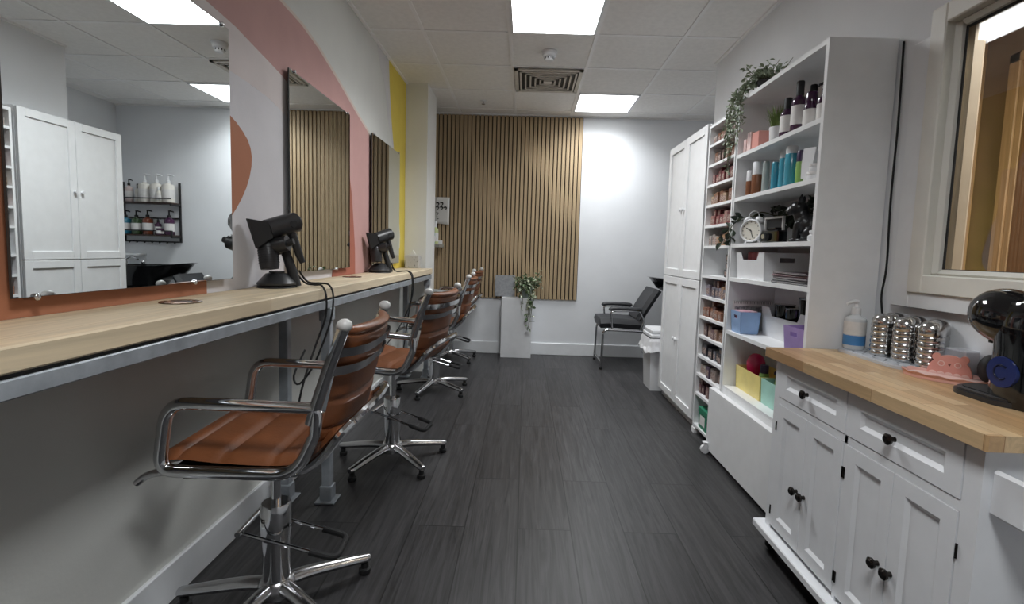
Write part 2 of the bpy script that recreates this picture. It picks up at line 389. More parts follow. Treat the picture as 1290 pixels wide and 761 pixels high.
for i in range(6):
    h = .28 - i * .042; z = .006 - i * .0012
    tt = .03 if i == 0 else .014
    for (a, b) in (((-h, -h), (h, -h + tt)), ((-h, h - tt), (h, h)), ((-h, -h), (-h + tt, h)), ((h - tt, -h), (h, h))):
        f.box((a[0], a[1], -.010 - (.004 if i else 0)), (b[0], b[1], .0))
f.build('louvres', mat('vent_white', (206, 200, 190), 0.5), t, smooth=0)
M().box((-.262, -.262, .001), (.262, .262, .006)).build('duct', matte_bk, t)
M().box((-.035, -.035, -.016), (.035, .035, .0)).build('centre_plate', mat('vent_white', (206, 200, 190)), t)
t = thing('sprinkler_head', 'tiny sprinkler head on the ceiling above the slatted panel', 'sprinkler', (-.469, 5.05, ZC))
M().lathe([(.03, 0), (.028, -.006), (.012, -.008)], seg=20).build('escutcheon', white_pl, t)
M().cyl((0, 0, -.006), (0, 0, -.034), .006, seg=10).lathe([(.018, -.036), (.018, -.033), (0, -.033)], seg=14).build('nozzle', steel, t)

# ------------------------------------------------------------------ slatted wall panel
t = thing('slat_panel', 'tall oak slatted wood panel on the far wall', 'wall panel', (-.27, YF, .63))
M().box((-.853, -.008, .003), (.853, 0, 1.99)).build('backing', felt, t)
s = M()
for i in range(38):
    x = -.853 + i * .0449; s.box((x + .004, -.022, 0), (x + .038, -.006, 1.992), .0015, seg=1)
s.build('slats', slat_m, t, smooth=0)

# ------------------------------------------------------------------ mirrors
def mirror(y0, y1, z0, z1, label):
    t = thing('wall_mirror', label, 'mirror', (XL, (y0 + y1) / 2, z0), 0, 'frameless wall mirrors over the worktop')
    h = (y1 - y0) / 2; H = z1 - z0
    M().box((.0185, -h, 0), (.0245, h, H)).build('backing', mirror_edge, t, smooth=0)
    M().box((.0246, -h + .001, .001), (.0252, h - .001, H - .001)).build('glass', mirror_m, t, smooth=0)
    for (y, z) in ((-h + .05, .0), (h - .22, .0), (-h + .05, H), (h - .04, H)):
        M().cyl((.0, y, z), (.030, y, z), .008, .008, 14).sphere((.030, y, z), (.004, .008, .008), 12, 6).build('mirror_clip', chrome, t)
mirror(1.046, 1.85, 1.027, 1.93, 'large frameless mirror nearest the camera, edged by rust paint')
mirror(2.309, 3.09, 1.028, 1.96, 'middle frameless mirror reflecting the slatted wood panel')
mirror(3.53, 4.29, 1.03, 1.957, 'farthest frameless mirror, beside the white pillar and yellow stripe')

# ------------------------------------------------------------------ worktop along the mirrors and its steel frame
CT = .98; XF = -.848; YE = 4.50
cnt = M().box((XL + .0005, -1.0, CT - .047), (XF, YE, CT), .004)
tag(cnt.build('worktop', pine), 'long pale pine worktop running under the mirrors', 'worktop')
t = thing('steel_trestle', 'galvanised steel frame with legs carrying the pine worktop', 'trestle', (0, 0, 0))
fr = M().box((XF - .045, -1.0, CT - .092), (XF - .004, YE - .01, CT - .056), .003).box((XL + .02, -1.0, CT - .092), (XL + .06, YE - .01, CT - .056), .003)
fr.build('rail', galv, t)
M().box((XF - .04, -1.0, CT - .056), (XF - .012, YE - .02, CT - .0475)).box((XL + .02, -1.0, CT - .056), (XL + .06, YE - .02, CT - .0475)).build('gap_shade', matte_bk, t)  # black bars put the shade of the gap under the worktop into colour
for y in (.1, 2.17, 4.40):
    M().box((XL + .06, y - .02, CT - .092), (XF - .045, y + .02, CT - .056), .003).build('crossbar', galv, t)
    for x in (XF - .026, XL + .062):
        l = M().box((x - .02, y - .02, .03), (x + .02, y + .02, CT - .092), .003).box((x - .026, y - .026, CT - .15), (x + .026, y + .026, CT - .092), .003).build('leg', galv, t)
        M().box((x - .045, y - .045, 0), (x + .045, y + .045, .008), .002).box((x - .027, y - .027, .008), (x + .027, y + .027, .075), .003).build('foot_plate', galv, l)
# grommets set in the worktop
def grommet(y, label):
    t = thing('cable_grommet', label, 'cable grommet', (-1.02, y, CT), 0, 'cable grommets in the worktop')
    M().lathe([(.052, 0), (.055, .002), (.052, .004), (.043, .004), (.041, .0015)], seg=36).build('rim', mat('bronze_rim', (120, 92, 70), 0.25, 0.6), t)
    M().lathe([(.0415, .0005), (.0415, .0028), (.030, .003), (0, .003)], seg=30).build('cover', steel, t)
    M().prism([(.030 * math.cos(a), .030 * math.sin(a)) for a in [PI * k / 12 for k in range(13)]], 2, .0028, .0034).build('cable_slot', mat('dark_brown_slot', (70, 52, 42), .6), t)  # half disc in one plain dark brown
grommet(1.45, 'round metal cable grommet in the worktop below the nearest mirror')
grommet(2.90, 'round metal cable grommet in the worktop below the middle mirror')

# ------------------------------------------------------------------ styling chairs
def chair_proto():
    t = thing('styling_chair', '', 'chair', (0, 0, 0), 0, 'tan leather styling chairs along the worktop')
    base = M().lathe([(.058, .055), (.06, .075), (.052, .098), (.044, .105)], seg=28).build('base_hub', brushed, t)
    for k in range(5):
        a = math.radians(36 + 72 * k); d = Vector((math.cos(a), math.sin(a), 0))
        pth = [d * .035 + Vector((0, 0, .083)), d * .10 + Vector((0, 0, .082)), d * .22 + Vector((0, 0, .066)), d * .292 + Vector((0, 0, .055)), d * .306 + Vector((0, 0, .053))]
        l = M().tube(resample(pth, 12), [.026, .0255, .025, .024, .023, .022, .021, .02, .019, .018, .016, .009], 12, flat=(.8, 1)).build('base_leg', brushed, t)
        p = d * .288
        M().lathe([(.018, 0), (.021, .004), (.021, .018), (.013, .022), (.013, .040)], (p.x, p.y, 0), 16).build('glide', rubber, l)
    M().lathe([(.041, .10), (.041, .245)], seg=28).build('column', chrome, t)
    M().lathe([(.044, .24), (.045, .245), (.045, .345), (.041, .353), (.02, .353)], seg=28).build('column_sleeve', chrome, t)
    M().cyl((0, 0, .35), (0, 0, .51), .0145, seg=16).build('gas_rod', chrome, t)
    # pump lever: U of rod round the column
    lv = M()
    for y in (-.062, .062):
        lv.tube([(-.085, y, .287), (.0, y, .262), (.165, y, .215)], .0055, 8)
    lv.cyl((-.082, -.075, .286), (-.082, .075, .286), .009, seg=12)
    lvo = lv.build('pump_lever', chrome, t)
    M().tube(fillet([(.125, -.062, .226), (.205, -.062, .203), (.205, .062, .203), (.125, .062, .226)], [0, .03, .03, 0], False), .010, 10).build('lever_grip', rubber, lvo)
    mech = M().box((-.13, -.10, .510), (.10, .10, .526), .004).box((-.09, -.05, .495), (.06, .05, .512), .004)
    mech.box((-.15, -.215, .526), (-.11, .215, .536), .003).box((.04, -.215, .526), (.08, .215, .536), .003)
    mech.build('seat_mechanism', matte_bk, t)
    M().box((-.19, -.212, .537), (.14, .212, .553), .006).build('seat_shell', matte_bk, t)
    M().pad([(-.215, .572), (-.16, .582), (-.05, .572), (.08, .566), (.15, .574), (.205, .606), (.250, .655)], .215, .038, (.16, .33, .50, .67, .84)).build('seat', leather, t)
    M().pad([(.202, .628), (.220, .70), (.243, .80), (.265, .89), (.280, .945)], .205, .034, (.14, .36, .88), bow=.045).build('backrest', leather, t)
    yy = .235
    for sg in (-1, 1):
        y = sg * yy
        pts = [(.210, y, .732), (-.170, y, .744), (-.196, y, .560), (.155, y, .550), (.206, y, .66)]
        o = M().tube(fillet(pts, [.012, .065, .04, .13, .06]), .0165, 12, closed=True).build('arm_frame', chrome, t)
        tip = M().tube(resample([(-.10, y * .93, .552), (-.19, y * .93, .55), (-.235, y * .93, .540), (-.262, y * .93, .520)], 12), .014, 10, flat=(.7, 1.1)); tip.build('front_tip', brushed, o)
        po = M().tube(resample([(.196, y, .69), (.213, y, .75), (.251, y, .865), (.282, y, .950)], 12), .0165, 12).build('back_post', chrome, t)
        M().sphere((.283, y, .955), (.021, .021, .018), 14, 8).build('post_cap', capm, po)
    def band(z, x, hgt):
        m = M(); n = 14; vs = []; fs = []
        for i in range(n + 1):
            w_ = -1 + 2 * i / n; b = .066 * (1 - w_ ** 4) ** .8
            for (dx, dz) in ((0, -hgt), (.004, -hgt), (.004, hgt), (0, hgt)):
                vs.append((x + b + dx + dz * .3, yy * w_, z + dz))
        for i in range(n):
            for j in range(4): fs.append((i * 4 + j, i * 4 + (j + 1) % 4, i * 4 + 4 + (j + 1) % 4, i * 4 + 4 + j))
        fs += [(0, 1, 2, 3), (n * 4 + 3, n * 4 + 2, n * 4 + 1, n * 4)]
        return m.add(vs, fs)
    band(.880, .259, .0125).build('back_band', chrome, t); band(.830, .243, .0125).build('back_band', chrome, t)
    M().tube(resample([(.04, -.213, .545), (.15, -.213, .548), (.215, -.212, .590), (.266, -.205, .655), (.304, -.15, .692), (.320, 0, .700), (.304, .15, .692), (.266, .205, .655), (.215, .212, .590), (.15, .213, .548), (.04, .213, .545)], 44), .0125, 8).build('rear_rail', chrome, t)
    return t
ch = chair_proto()
spots = [((-.764, 1.49), 3.5, -3, 'tan leather chrome styling chair closest to the camera, below the largest mirror'),
         ((-.70, 2.62), -9, 2, 'second tan leather styling chair from the camera, below the middle mirror'),
         ((-.72, 3.98), 2, 4, 'third tan leather styling chair from the camera, below the farthest mirror'),
         ((-.775, 5.16), -4, 10, 'farthest tan leather styling chair, past the pillar by the slatted panel')]
for i, (xy, rz, br_, lab) in enumerate(spots):
    o = ch if i == 0 else copy_tree(ch)
    o.location = (xy[0], xy[1], 0); o.rotation_euler[2] = math.radians(rz); o['label'] = lab

# ------------------------------------------------------------------ hair dryers on stands
def dryer_stand(loc, rz, sfx_label, la, lb, cord_pts, lc):
    t = thing('dryer_stand', sfx_label, 'stand', loc, rz, 'black tool stands on the worktop')
    M().lathe([(.074, 0), (.077, .003), (.074, .007), (.055, .009)], seg=36).build('base_disc', matte_bk, t)
    M().lathe([(.076, .012), (.077, .020), (.044, .058), (.030, .062), (.030, .068), (0, .068)], seg=36).build('base_cone', black_pl, t)
    M().tube([(.066, .03, .004), (.052, .025, .07), (.03, .012, .15), (.012, .004, .22)], [.022, .020, .018, .014], 12).build('post', matte_bk, t)
    M().tube([(.030 * math.cos(a), .012 + .006, .215 + .030 * math.sin(a) - .02) for a in [PI * (1 + k / 10) for k in range(11)]], .006, 8).build('cradle', matte_bk, t)
    M().cyl((.02, -.005, .165), (-.03, -.02, .150), .026, seg=18).build('holster', black_pl, t)
    # upper dryer
    a = thing('hair_dryer', la, 'hair dryer', loc, rz, 'black hair dryers in the stands')
    r0, r1 = Vector((.062, .045, .276)), Vector((-.012, -.055, .238)); d = (r1 - r0).normalized()
    M().tube([r0 - d * .004, r0, r0 + d * .05, r1], [.030, .042, .043, .040], 22).build('barrel', black_pl, a)
    M().cyl(r0 - d * .012, r0 - d * .003, .028, .030, 20).build('filter', matte_bk, a)
    n0, n1 = r1, r1 + d * .062
    side = d.cross(Vector((0, 0, 1))).normalized(); upv = side.cross(d)
    nz = M(); vs = []
    for (p, hw, hh) in ((n0, .032, .034), (n0 + d * .012, .030, .036), (n1, .008, .060)):
        for (sa, sb) in ((-1, -1), (1, -1), (1, 1), (-1, 1)): vs.append(p + side * (hw * sa) + upv * (hh * sb))
    nz.add(vs, [(3, 2, 1, 0), (8, 9, 10, 11)] + [(i * 4 + j, i * 4 + (j + 1) % 4, i * 4 + 4 + (j + 1) % 4, i * 4 + 4 + j) for i in range(2) for j in range(4)])
    nz.build('nozzle', matte_bk, a)
    M().tube([r0 + d * .045, r0 + d * .040 + Vector((.018, .012, -.05)), r0 + d * .03 + Vector((.030, .02, -.13)), r0 + d * .02 + Vector((.034, .022, -.165))], [.019, .018, .016, .012], 14, flat=(1, .85)).build('handle', black_pl, a)
    M().cyl(r0 + d * .035 - side * .034, r0 + d * .035 - side * .044, .017, .015, 16).build('pivot_cap', matte_bk, a)
    # lower dryer, nozzle down
    b = thing('hair_dryer', lb, 'hair dryer', loc, rz, 'black hair dryers in the stands')
    p0, p1 = Vector((-.022, -.035, .190)), Vector((-.006, -.045, .078))
    q = M().tube([p0, p0 + (p1 - p0) * .15, p0 + (p1 - p0) * .85, p1], [.028, .038, .038, .034], 20); bo = q.build('barrel', black_pl, b)
    rb = M()
    for k in range(7): rb.tube([p0 + (p1 - p0) * (.22 + .09 * k), p0 + (p1 - p0) * (.24 + .09 * k)], .0398, 20)
    rb.build('vent_ribs', matte_bk, bo)
    M().tube([p0 + Vector((.005, 0, -.02)), Vector((.03, -.03, .178)), Vector((.062, -.03, .186))], [.028, .034, .030], 16).build('body', black_pl, b)
    M().cyl((.060, -.03, .186), (.085, -.028, .194), .015, .013, 14).build('dial', matte_bk, b)
    cd = M()
    for pts in cord_pts: cd.tube(resample(pts, 40), .0042, 7)
    tag(cd.build('power_cord', rubber), lc, 'cord', 'black cords trailing over the worktop')
dryer_stand((-1.040, 2.06, CT), 0, 'black cone-footed tool stand on the worktop nearest the camera',
    'black hair dryer lying on top of the nearer stand', 'black ribbed hair dryer pointing down in the nearer stand',
    [[(-.97, 2.11, 1.05), (-.955, 2.16, 1.0), (-.90, 2.17, .995), (-.845, 2.12, .992), (-.815, 2.09, .95), (-.812, 2.06, .86), (-.83, 2.02, .76), (-.86, 1.98, .66), (-.90, 1.95, .60), (-.93, 1.97, .63), (-.92, 2.05, .72)],
     [(-.98, 2.12, 1.03), (-.955, 2.14, .995), (-.91, 2.13, .99), (-.855, 2.07, .992), (-.825, 2.04, .95), (-.825, 2.03, .86), (-.85, 2.0, .76), (-.86, 1.90, .62), (-.87, 1.86, .50), (-.90, 1.88, .42), (-.96, 2.05, .38)]],
    'pair of black cords looping off the worktop beside the nearer stand')
dryer_stand((-1.035, 3.50, CT), 0, 'black cone-footed tool stand on the worktop below the farthest mirror',
    'black hair dryer lying on top of the farther stand', 'black ribbed hair dryer pointing down in the farther stand',
    [[(-.965, 3.55, 1.05), (-.95, 3.60, .992), (-.90, 3.62, .99), (-.85, 3.58, .99), (-.818, 3.56, .95), (-.815, 3.55, .84), (-.84, 3.58, .7), (-.87, 3.62, .55), (-.90, 3.66, .40), (-.94, 3.72, .34)],
     [(-.975, 3.56, 1.03), (-.95, 3.62, .988), (-.91, 3.66, .987), (-.86, 3.64, .99), (-.82, 3.60, .95), (-.82, 3.58, .8), (-.88, 3.52, .62), (-.95, 3.46, .5), (-1.0, 3.44, .46), (-1.02, 3.5, .56)]],
    'pair of black cords hanging off the worktop beside the farther stand')

# tissue box against the pillar
t = thing('tissue_box', 'small grey square tissue box on the worktop end against the pillar', 'tissue box', (-1.02, 4.48, CT))
M().box((-.062, -.055, 0), (.062, .055, .115), .004).build('carton', mat('speckled_grey_card', (188, 186, 182), .7, c2=(120, 118, 114), scale=55, lo=.32, hi=.4), t)
M().add([(-.035, 0, .114), (.03, -.015, .114), (.02, .02, .114), (-.02, .018, .114), (-.005, .0, .165), (.012, .004, .15)], [(0, 1, 4), (1, 5, 4), (1, 2, 5), (2, 3, 4, 5), (3, 0, 4)]).build('tissue', paper, t)

# ------------------------------------------------------------------ recess behind the pillar
t = thing('wall_shelf', 'small grey wall shelf in the recess behind the pillar', 'shelf', (XL, 5.33, 1.175))
M().box((0, -.15, 0), (.215, .15, .034), .003).build('board', mat('grey_shelf_board', (150, 148, 140), .5), t)
for y in (-.1, .1): M().box((0, y - .01, -.09), (.012, y + .01, 0)).box((0, y - .01, -.012), (.12, y + .01, 0)).build('bracket', galv, t)
def bottle(name, label, cat, loc, r, h, body_m, cap_m, lab_m=label_w, group=None, pump=False, neck=.4, lab=(.12, .5), capr=None, lab_c=None, seg=20, rotz=0):
    t = thing(name, label, cat, loc, rotz, group)
    hs = h * (.72 if not pump else .68); rn = r * neck
    M().lathe([(r * .9, 0), (r, .006), (r, hs * .86), (r * .93, hs * .92), (rn * 1.2, hs), (rn, hs + .008), (rn, hs + .012)], seg=seg).build('body', body_m, t)
    if lab: M().lathe([(r * 1.012, h * lab[0]), (r * 1.012, h * lab[1])], seg=seg).build('paper_label', lab_m, t)
    cr = capr or rn * 1.15
    if pump:
        p = M().lathe([(cr, hs + .008), (cr, hs + .03), (cr * .5, hs + .034), (cr * .4, h - .014)], seg=14)
        p.tube([(cr * .3, 0, h - .008), (-cr * .6, 0, h - .006), (-r * .95, 0, h - .014), (-r * 1.0, 0, h - .022)], [cr * .45, cr * .5, cr * .35, cr * .25], 8); p.build('pump', cap_m, t)
    else: M().lathe([(cr, hs + .004), (cr, h - .004), (cr * .9, h), (0, h)], seg=18).build('cap', cap_m, t)
    return t
def card_box(name, label, cat, a, b, m, group=None, face=None, fm=None, rotz=0, bev=.0015):
    """small carton with a printed end; a, b are opposite corners"""
    loc = ((a[0] + b[0]) / 2, (a[1] + b[1]) / 2, a[2]); hx, hy, h = (b[0] - a[0]) / 2, (b[1] - a[1]) / 2, b[2] - a[2]
    mm = M().box((-hx, -hy, 0), (hx, hy, h), bev, seg=1)
    if fm: mm.box((-hx - .0006, -hy * .7, h * .2), (-hx + .002, hy * .7, h * .72), 0, 1).box((-hx * .7, -hy - .0006, h * .2), (hx * .7, -hy + .002, h * .72), 0, 1)
    return tag(mm.build(name, [m, fm] if fm else m, None, loc, rotz, 35), label, cat, group)
pal = mat('pale_green_bottle', (196, 204, 150), .35); tl = mat('pale_teal_plastic', (150, 190, 186), .35)
bottle('pump_bottle', 'pale yellow-green bottle on the recess shelf', 'bottle', (-.965, 5.26, 1.209), .032, .24, pal, white_pl)
bottle('spray_bottle', 'pale teal bottle on the recess shelf nearest the pillar', 'bottle', (-.985, 5.195, 1.209), .028, .17, tl, white_pl)
card_box('carton', 'white carton at the front of the recess shelf', 'box', (-.965, 5.30, 1.209), (-.915, 5.42, 1.25), white_pl)
tag(M().box((-.028, -.012, -.17), (.0, .012, 0), .006).cyl((-.014, .012, -.02), (-.014, .05, -.02), .006).build('hanging_pouch', matte_bk, None, (-1.045, 5.478, 1.74)), 'slim black pouch hanging on the slats beside the calendar', 'pouch')
cal = thing('wall_calendar', 'white paper calendar with bold black curls hanging on the slats', 'calendar', (-.935, 5.505, 1.725))
pg = M(); vs = []; nx, nzz = 6, 10
for i in range(nzz + 1):
    for j in range(nx + 1):
        u = j / nx; v = i / nzz; vs.append((-.083 + .163 * u + .012 * v * 0, -.006 - .03 * u * (v ** .7) - .01 * math.sin(v * 3), -.300 * v + .018 * v * (1 - u)))
fs = [(i * (nx + 1) + j, i * (nx + 1) + j + 1, (i + 1) * (nx + 1) + j + 1, (i + 1) * (nx + 1) + j) for i in range(nzz) for j in range(nx)]
pgo = pg.add(vs, fs).build('page', paper, cal); sm_ = pgo.modifiers.new('thickness', 'SOLIDIFY'); sm_.thickness = .002
def curl(cx, cz, s):
    P = [(-.9, .35), (-.55, .85), (.1, 1.0), (.75, .75), (.95, .15), (.7, -.45), (.2, -.95), (-.25, -1.0), (.2, -.55), (.4, -.1), (.3, .25), (-.1, .4), (-.6, .25)]
    return [(cx + a * s, cz + b * s) for a, b in P]
cu = M()
for (cx, cz, yo) in ((-.052, -.075, 0), (-.008, -.072, 0), (-.054, -.118, 0), (-.010, -.118, 0), (.034, -.120, 0)):
    u = (cx + .083) / .163; v = -cz / .30; y = -.006 - .03 * u * (v ** .7) - .01 * math.sin(v * 3)
    cu.prism(curl(cx, cz, .021), 1, y - .0075, y + .0005)
for (cx, cz, s) in ((-.058, -.165, .006), (-.045, -.172, .007), (-.05, -.19, .005), (-.055, -.215, .006), (-.045, -.235, .007)):
    u = (cx + .083) / .163; v = -cz / .30; y = -.006 - .03 * u * (v ** .7) - .01 * math.sin(v * 3)
    cu.prism([(cx + s * math.cos(a), cz + s * .7 * math.sin(a)) for a in [2 * PI * k / 8 for k in range(8)]], 1, y - .006, y)
cu.build('printed_curls', ink, cal)
M().cyl((-.06, .0, -.006), (-.06, -.02, -.006), .004, seg=8).build('hook', steel, cal)

# ------------------------------------------------------------------ plinth, stone tile, ivy
t = thing('plinth', 'plain white box plinth standing by the slatted panel', 'plinth', (-.082, 5.42, 0))
M().box((-.166, -.10, 0), (.166, .088, .64), .002).build('body', white_pl, t); M().box((-.166, -.10, .64), (.166, .088, .652), .002).build('lid', white_pl, t)
tile = M().box((-.11, -.006, 0), (.11, .006, .235), .001)
o = tag(tile.build('stone_tile', mat('grey_stone', (150, 152, 155), .6, var=.12, scale=40, bump=.2), None, (-.222, 5.485, .654)), 'square grey stone tile leaning on the slats atop the white plinth', 'tile')
o.rotation_euler[0] = math.radians(-3)
def leaf(m, p, d, up, L, W, k=0):
    """pointed leaf with a folded midrib"""
    d = d.normalized(); s_ = d.cross(up)
    s_ = s_.normalized() if s_.length > 1e-4 else d.cross(Vector((1, 0, .3))).normalized()
    n = s_.cross(d)
    b = p; q1 = p + d * L * .35; q2 = p + d * L * .72 - n * L * .04; tip = p + d * L - n * L * .14
    f = n * W * .22
    vs = [b, q1 + s_ * W * .5 + f, q2 + s_ * W * .36 + f, tip, q2 - s_ * W * .36 + f, q1 - s_ * W * .5 + f, q1, q2]
    m.add(vs, [(0, 1, 6), (1, 2, 7, 6), (2, 3, 7), (3, 4, 7), (4, 5, 6, 7), (5, 0, 6)], k)
def rv(s=1.0): return Vector((random.uniform(-s, s), random.uniform(-s, s), random.uniform(-s, s)))
def vine(lm, sm, pts, n, L, W, spread, r=.0025, droop=.4, lim=None):
    P = resample(pts, 30); sm.tube(P, r, 6)
    for i in range(n):
        t = random.random() * 28.9; k = int(t); p = P[k].lerp(P[k + 1], t - k)
        d = rv() + Vector((0, 0, -droop)); d.normalize()
        st = p + d * spread * random.random()
        k0, f0 = len(lm.v), len(lm.f)
        leaf(lm, st, (d + rv(.5)), rv() + Vector((0, 0, 1)), L * random.uniform(.65, 1.15), W * random.uniform(.7, 1.1))
        if lim and any(not (lim[0] < v[0] < lim[1] and lim[2] < v[1] < lim[3] and lim[4] < v[2] < lim[5]) for v in lm.v[k0:]):
            del lm.v[k0:], lm.f[f0:], lm.mi[f0:]
t = thing('potted_ivy', 'variegated ivy in a small grey pot trailing over the white plinth', 'plant', (.02, 5.40, .652))
M().lathe([(.05, 0), (.052, .004), (.066, .12), (.07, .125), (.064, .125), (.05, .11), (0, .105)], seg=24).build('pot', mat('grey_green_pot', (128, 138, 132), .5), t)
lm, sm = M(), M()
for k in range(46):
    a = random.uniform(0, 2 * PI); rr = random.uniform(.03, .17)
    e = Vector((rr * math.cos(a), -abs(rr * math.sin(a)) * .9 + .02, random.uniform(.10, .24)))
    vine(lm, sm, [(0, 0, .11), e * .55 + Vector((0, 0, .07)), e], 7, .056, .034, .02, .0015, .1)
vine(lm, sm, [(.02, 0, .14), (.10, -.02, .22), (.145, -.02, .31)], 14, .05, .032, .02)
vine(lm, sm, [(-.02, 0, .14), (-.11, -.02, .20), (-.16, -.02, .235)], 14, .05, .032, .02)
for (xo, l, n) in ((.035, .32, 22), (.02, .24, 16), (.055, .2, 12), (.06, .12, 8), (-.05, .09, 8)):
    vine(lm, sm, [(0, -.03, .12), (xo, -.115, .08), (xo + .01, -.135, -.05 * l / .3), (xo - .005, -.14, -l)], n, .058, .038, .018)
lm.build('leaves', leaf_var, t, smooth=0); sm.build('stems', stem_m, t)

# ------------------------------------------------------------------ wash chair with basin, bin
t = thing('wash_chair', 'black padded chrome backwash chair in front of the far wall', 'chair', (1.0, 5.14, 0))
fr = M()
for sg in (-1, 1):
    y = sg * .235
    o = M().tube(fillet([(-.215, y, .0), (-.205, y, .405), (.28, y, .395), (.36, y, .0)], [0, .05, .05, 0], False), .0125, 10).build('side_frame', chrome, t)
    M().cyl((-.215, y, 0), (-.215, y, .02), .015, seg=12).build('foot', rubber, o)
    M().tube(fillet([(-.115, y, .40), (-.135, y, .595), (.15, y, .60), (.195, y, .50), (.16, y, .40)], [0, .03, .04, .05, 0], False), .010, 10).build('arm_tube', chrome, t)
    M().tube(resample([(-.15, y, .598), (-.125, y, .618), (0, y, .622), (.14, y, .617), (.165, y, .60)], 14), [.012, .022, .024, .025, .025, .025, .025, .025, .025, .025, .025, .024, .022, .012], 12, flat=(.8, 1)).build('arm_pad', vinyl_bk, t)
M().cyl((-.212, -.235, .07), (-.212, .235, .07), .009, seg=10).cyl((.30, -.235, .10), (.30, .235, .10), .009, seg=10).build('stretcher', chrome, t)
M().pad([(-.24, .462), (-.1, .468), (.08, .460), (.2, .458)], .222, .10, (), m=14).build('seat', vinyl_bk, t)
M().pad([(.15, .49), (.21, .60), (.275, .71), (.325, .79), (.338, .815)], .21, .075, (), m=14).build('backrest', vinyl_bk, t)
t = thing('wash_basin', 'glossy black shampoo basin behind the backwash chair', 'basin', (1.70, 5.14, 0))
bs = M(); vs = []; fs = []; S = 32
rings = [(.22, .20, .70, .10), (.27, .23, .80, .08), (.375, .255, .888, -.005), (.415, .265, .905, -.03), (.395, .25, .905, -.03), (.33, .21, .82, 0.0), (.22, .15, .75, .03)]
for (rx, ry, z, ox) in rings:
    for j in range(S):
        a = 2 * PI * j / S; cxp = math.cos(a); ext = 1.0
        vs.append((ox + rx * cxp, ry * math.sin(a), z + (.035 * max(0, -cxp) ** 2 if z > .85 else 0)))
for i in range(len(rings) - 1):
    for j in range(S): fs.append((i * S + j, i * S + (j + 1) % S, (i + 1) * S + (j + 1) % S, (i + 1) * S + j))
fs += [tuple(range(S - 1, -1, -1)), tuple((len(rings) - 1) * S + j for j in range(S))]
bs.add(vs, fs).build('bowl', ceramic_bk, t)
M().box((.0, -.17, 0), (.42, .17, .71), .03).build('pedestal', black_pl, t)
M().cyl((.33, .06, .90), (.33, .06, .96), .014, seg=12).tube(resample([(.33, .06, .955), (.26, .05, .985), (.18, .03, .955)], 10), .009, 8).build('tap', chrome, t)
M().sphere((.22, .15, .925), .022).build('tap_knob', chrome, t)
t = thing('waste_bin', 'tall white pedal bin beside the tall cabinet', 'bin', (1.20, 4.30, 0))
M().add([(-.10, -.12, 0), (.10, -.12, 0), (.10, .12, 0), (-.10, .12, 0), (-.12, -.14, .40), (.12, -.14, .40), (.12, .14, .40), (-.12, .14, .40)], [(3, 2, 1, 0), (0, 1, 5, 4), (1, 2, 6, 5), (2, 3, 7, 6), (3, 0, 4, 7)]).build('bucket', white_pl, t)
lb = M(); n = 40; vs = []
for lv, (e, z) in enumerate(((.004, .455), (.012, .43), (.02, .38), (.03, .345))):
    for j in range(n):
        u = j / n * 4; s_ = int(u); f = u - s_; q = [(-1, -1), (1, -1), (1, 1), (-1, 1)]; a, b = q[s_], q[(s_ + 1) % 4]
        x, y = (a[0] + (b[0] - a[0]) * f) * .12, (a[1] + (b[1] - a[1]) * f) * .14; w_ = 1 + (e + random.uniform(-.3, .6) * e) / .12
        vs.append((x * w_, y * w_, z + random.uniform(-.018, .018) * (lv > 1)))
lb.add(vs, [(i * n + j, i * n + (j + 1) % n, (i + 1) * n + (j + 1) % n, (i + 1) * n + j) for i in range(3) for j in range(n)]).build('bin_liner', mat('crumpled_white_film', (224, 224, 226), .3, var=.08, scale=30), t, smooth=20)
M().box((-.122, -.142, .458), (.122, .142, .49), .006).box((-.112, -.13, .49), (.112, .13, .53), .01).build('lid', white_pl, t)

# black wire rack with bottles on the far wall (seen in the nearest mirror)
t = thing('wall_rack', 'black wall rack with two dark shelves on the far wall', 'rack', (1.985, YF, 1.14))
rk = M()
for x in (-.315, .315):
    rk.box((x - .009, -.018, 0), (x + .009, 0, .66)).box((x - .009, -.16, .40), (x + .009, 0, .418)).box((x - .009, -.16, .05), (x + .009, 0, .068)).box((x - .009, -.16, .068), (x + .009, -.145, .13))
rk.box((-.315, -.16, .47), (.315, -.148, .482)).box((-.315, -.16, .12), (.315, -.148, .132)).box((-.315, -.016, .26), (.315, 0, .276)).box((-.315, -.016, 0), (.315, 0, .014))
rk.build('frame', matte_bk, t, smooth=0)
for z in (.418, .068): M().box((-.32, -.155, z), (.32, -.005, z + .016), .002).build('shelf_board', mat('dark_walnut', (58, 42, 34), .5, var=.2), t)
for k in range(7): M().tube(resample([(-.26 + k * .085, -.01, .01), (-.26 + k * .085, -.035, -.01), (-.26 + k * .085, -.04, .012)], 8), .004, 6).build('hook', matte_bk, t)
milky = mat('milky_plastic', (226, 222, 214), .35); pinkish = mat('blush_plastic', (206, 188, 186), .35)
def rackb(x, z, r, h, m, cap, lab, pump=True, y=-.08): bottle('shampoo_bottle', lab, 'bottle', (x, YF + y, z), r, h, m, cap, group='bottles on the black wall rack', pump=pump, neck=.32, lab=(.14, .46))
zt, zb = 1.14 + .434, 1.14 + .084
rackb(1.745, zt, .061, .31, milky, white_pl, 'large white pump bottle on the rack top, nearest the slatted panel')
rackb(1.875, zt, .061, .31, milky, white_pl, 'middle large white pump bottle on the rack top')
rackb(2.005, zt, .061, .31, milky, white_pl, 'large white pump bottle third along the rack top')
rackb(1.815, zt, .026, .17, milky, white_pl, 'small white bottle in front on the rack top', False, -.13)
rackb(2.085, zt, .027, .20, milky, matte_bk, 'slim white black-capped bottle on the rack top', False)
rackb(2.18, zt, .038, .25, pinkish, matte_bk, 'blush pump bottle with black pump on the rack top')
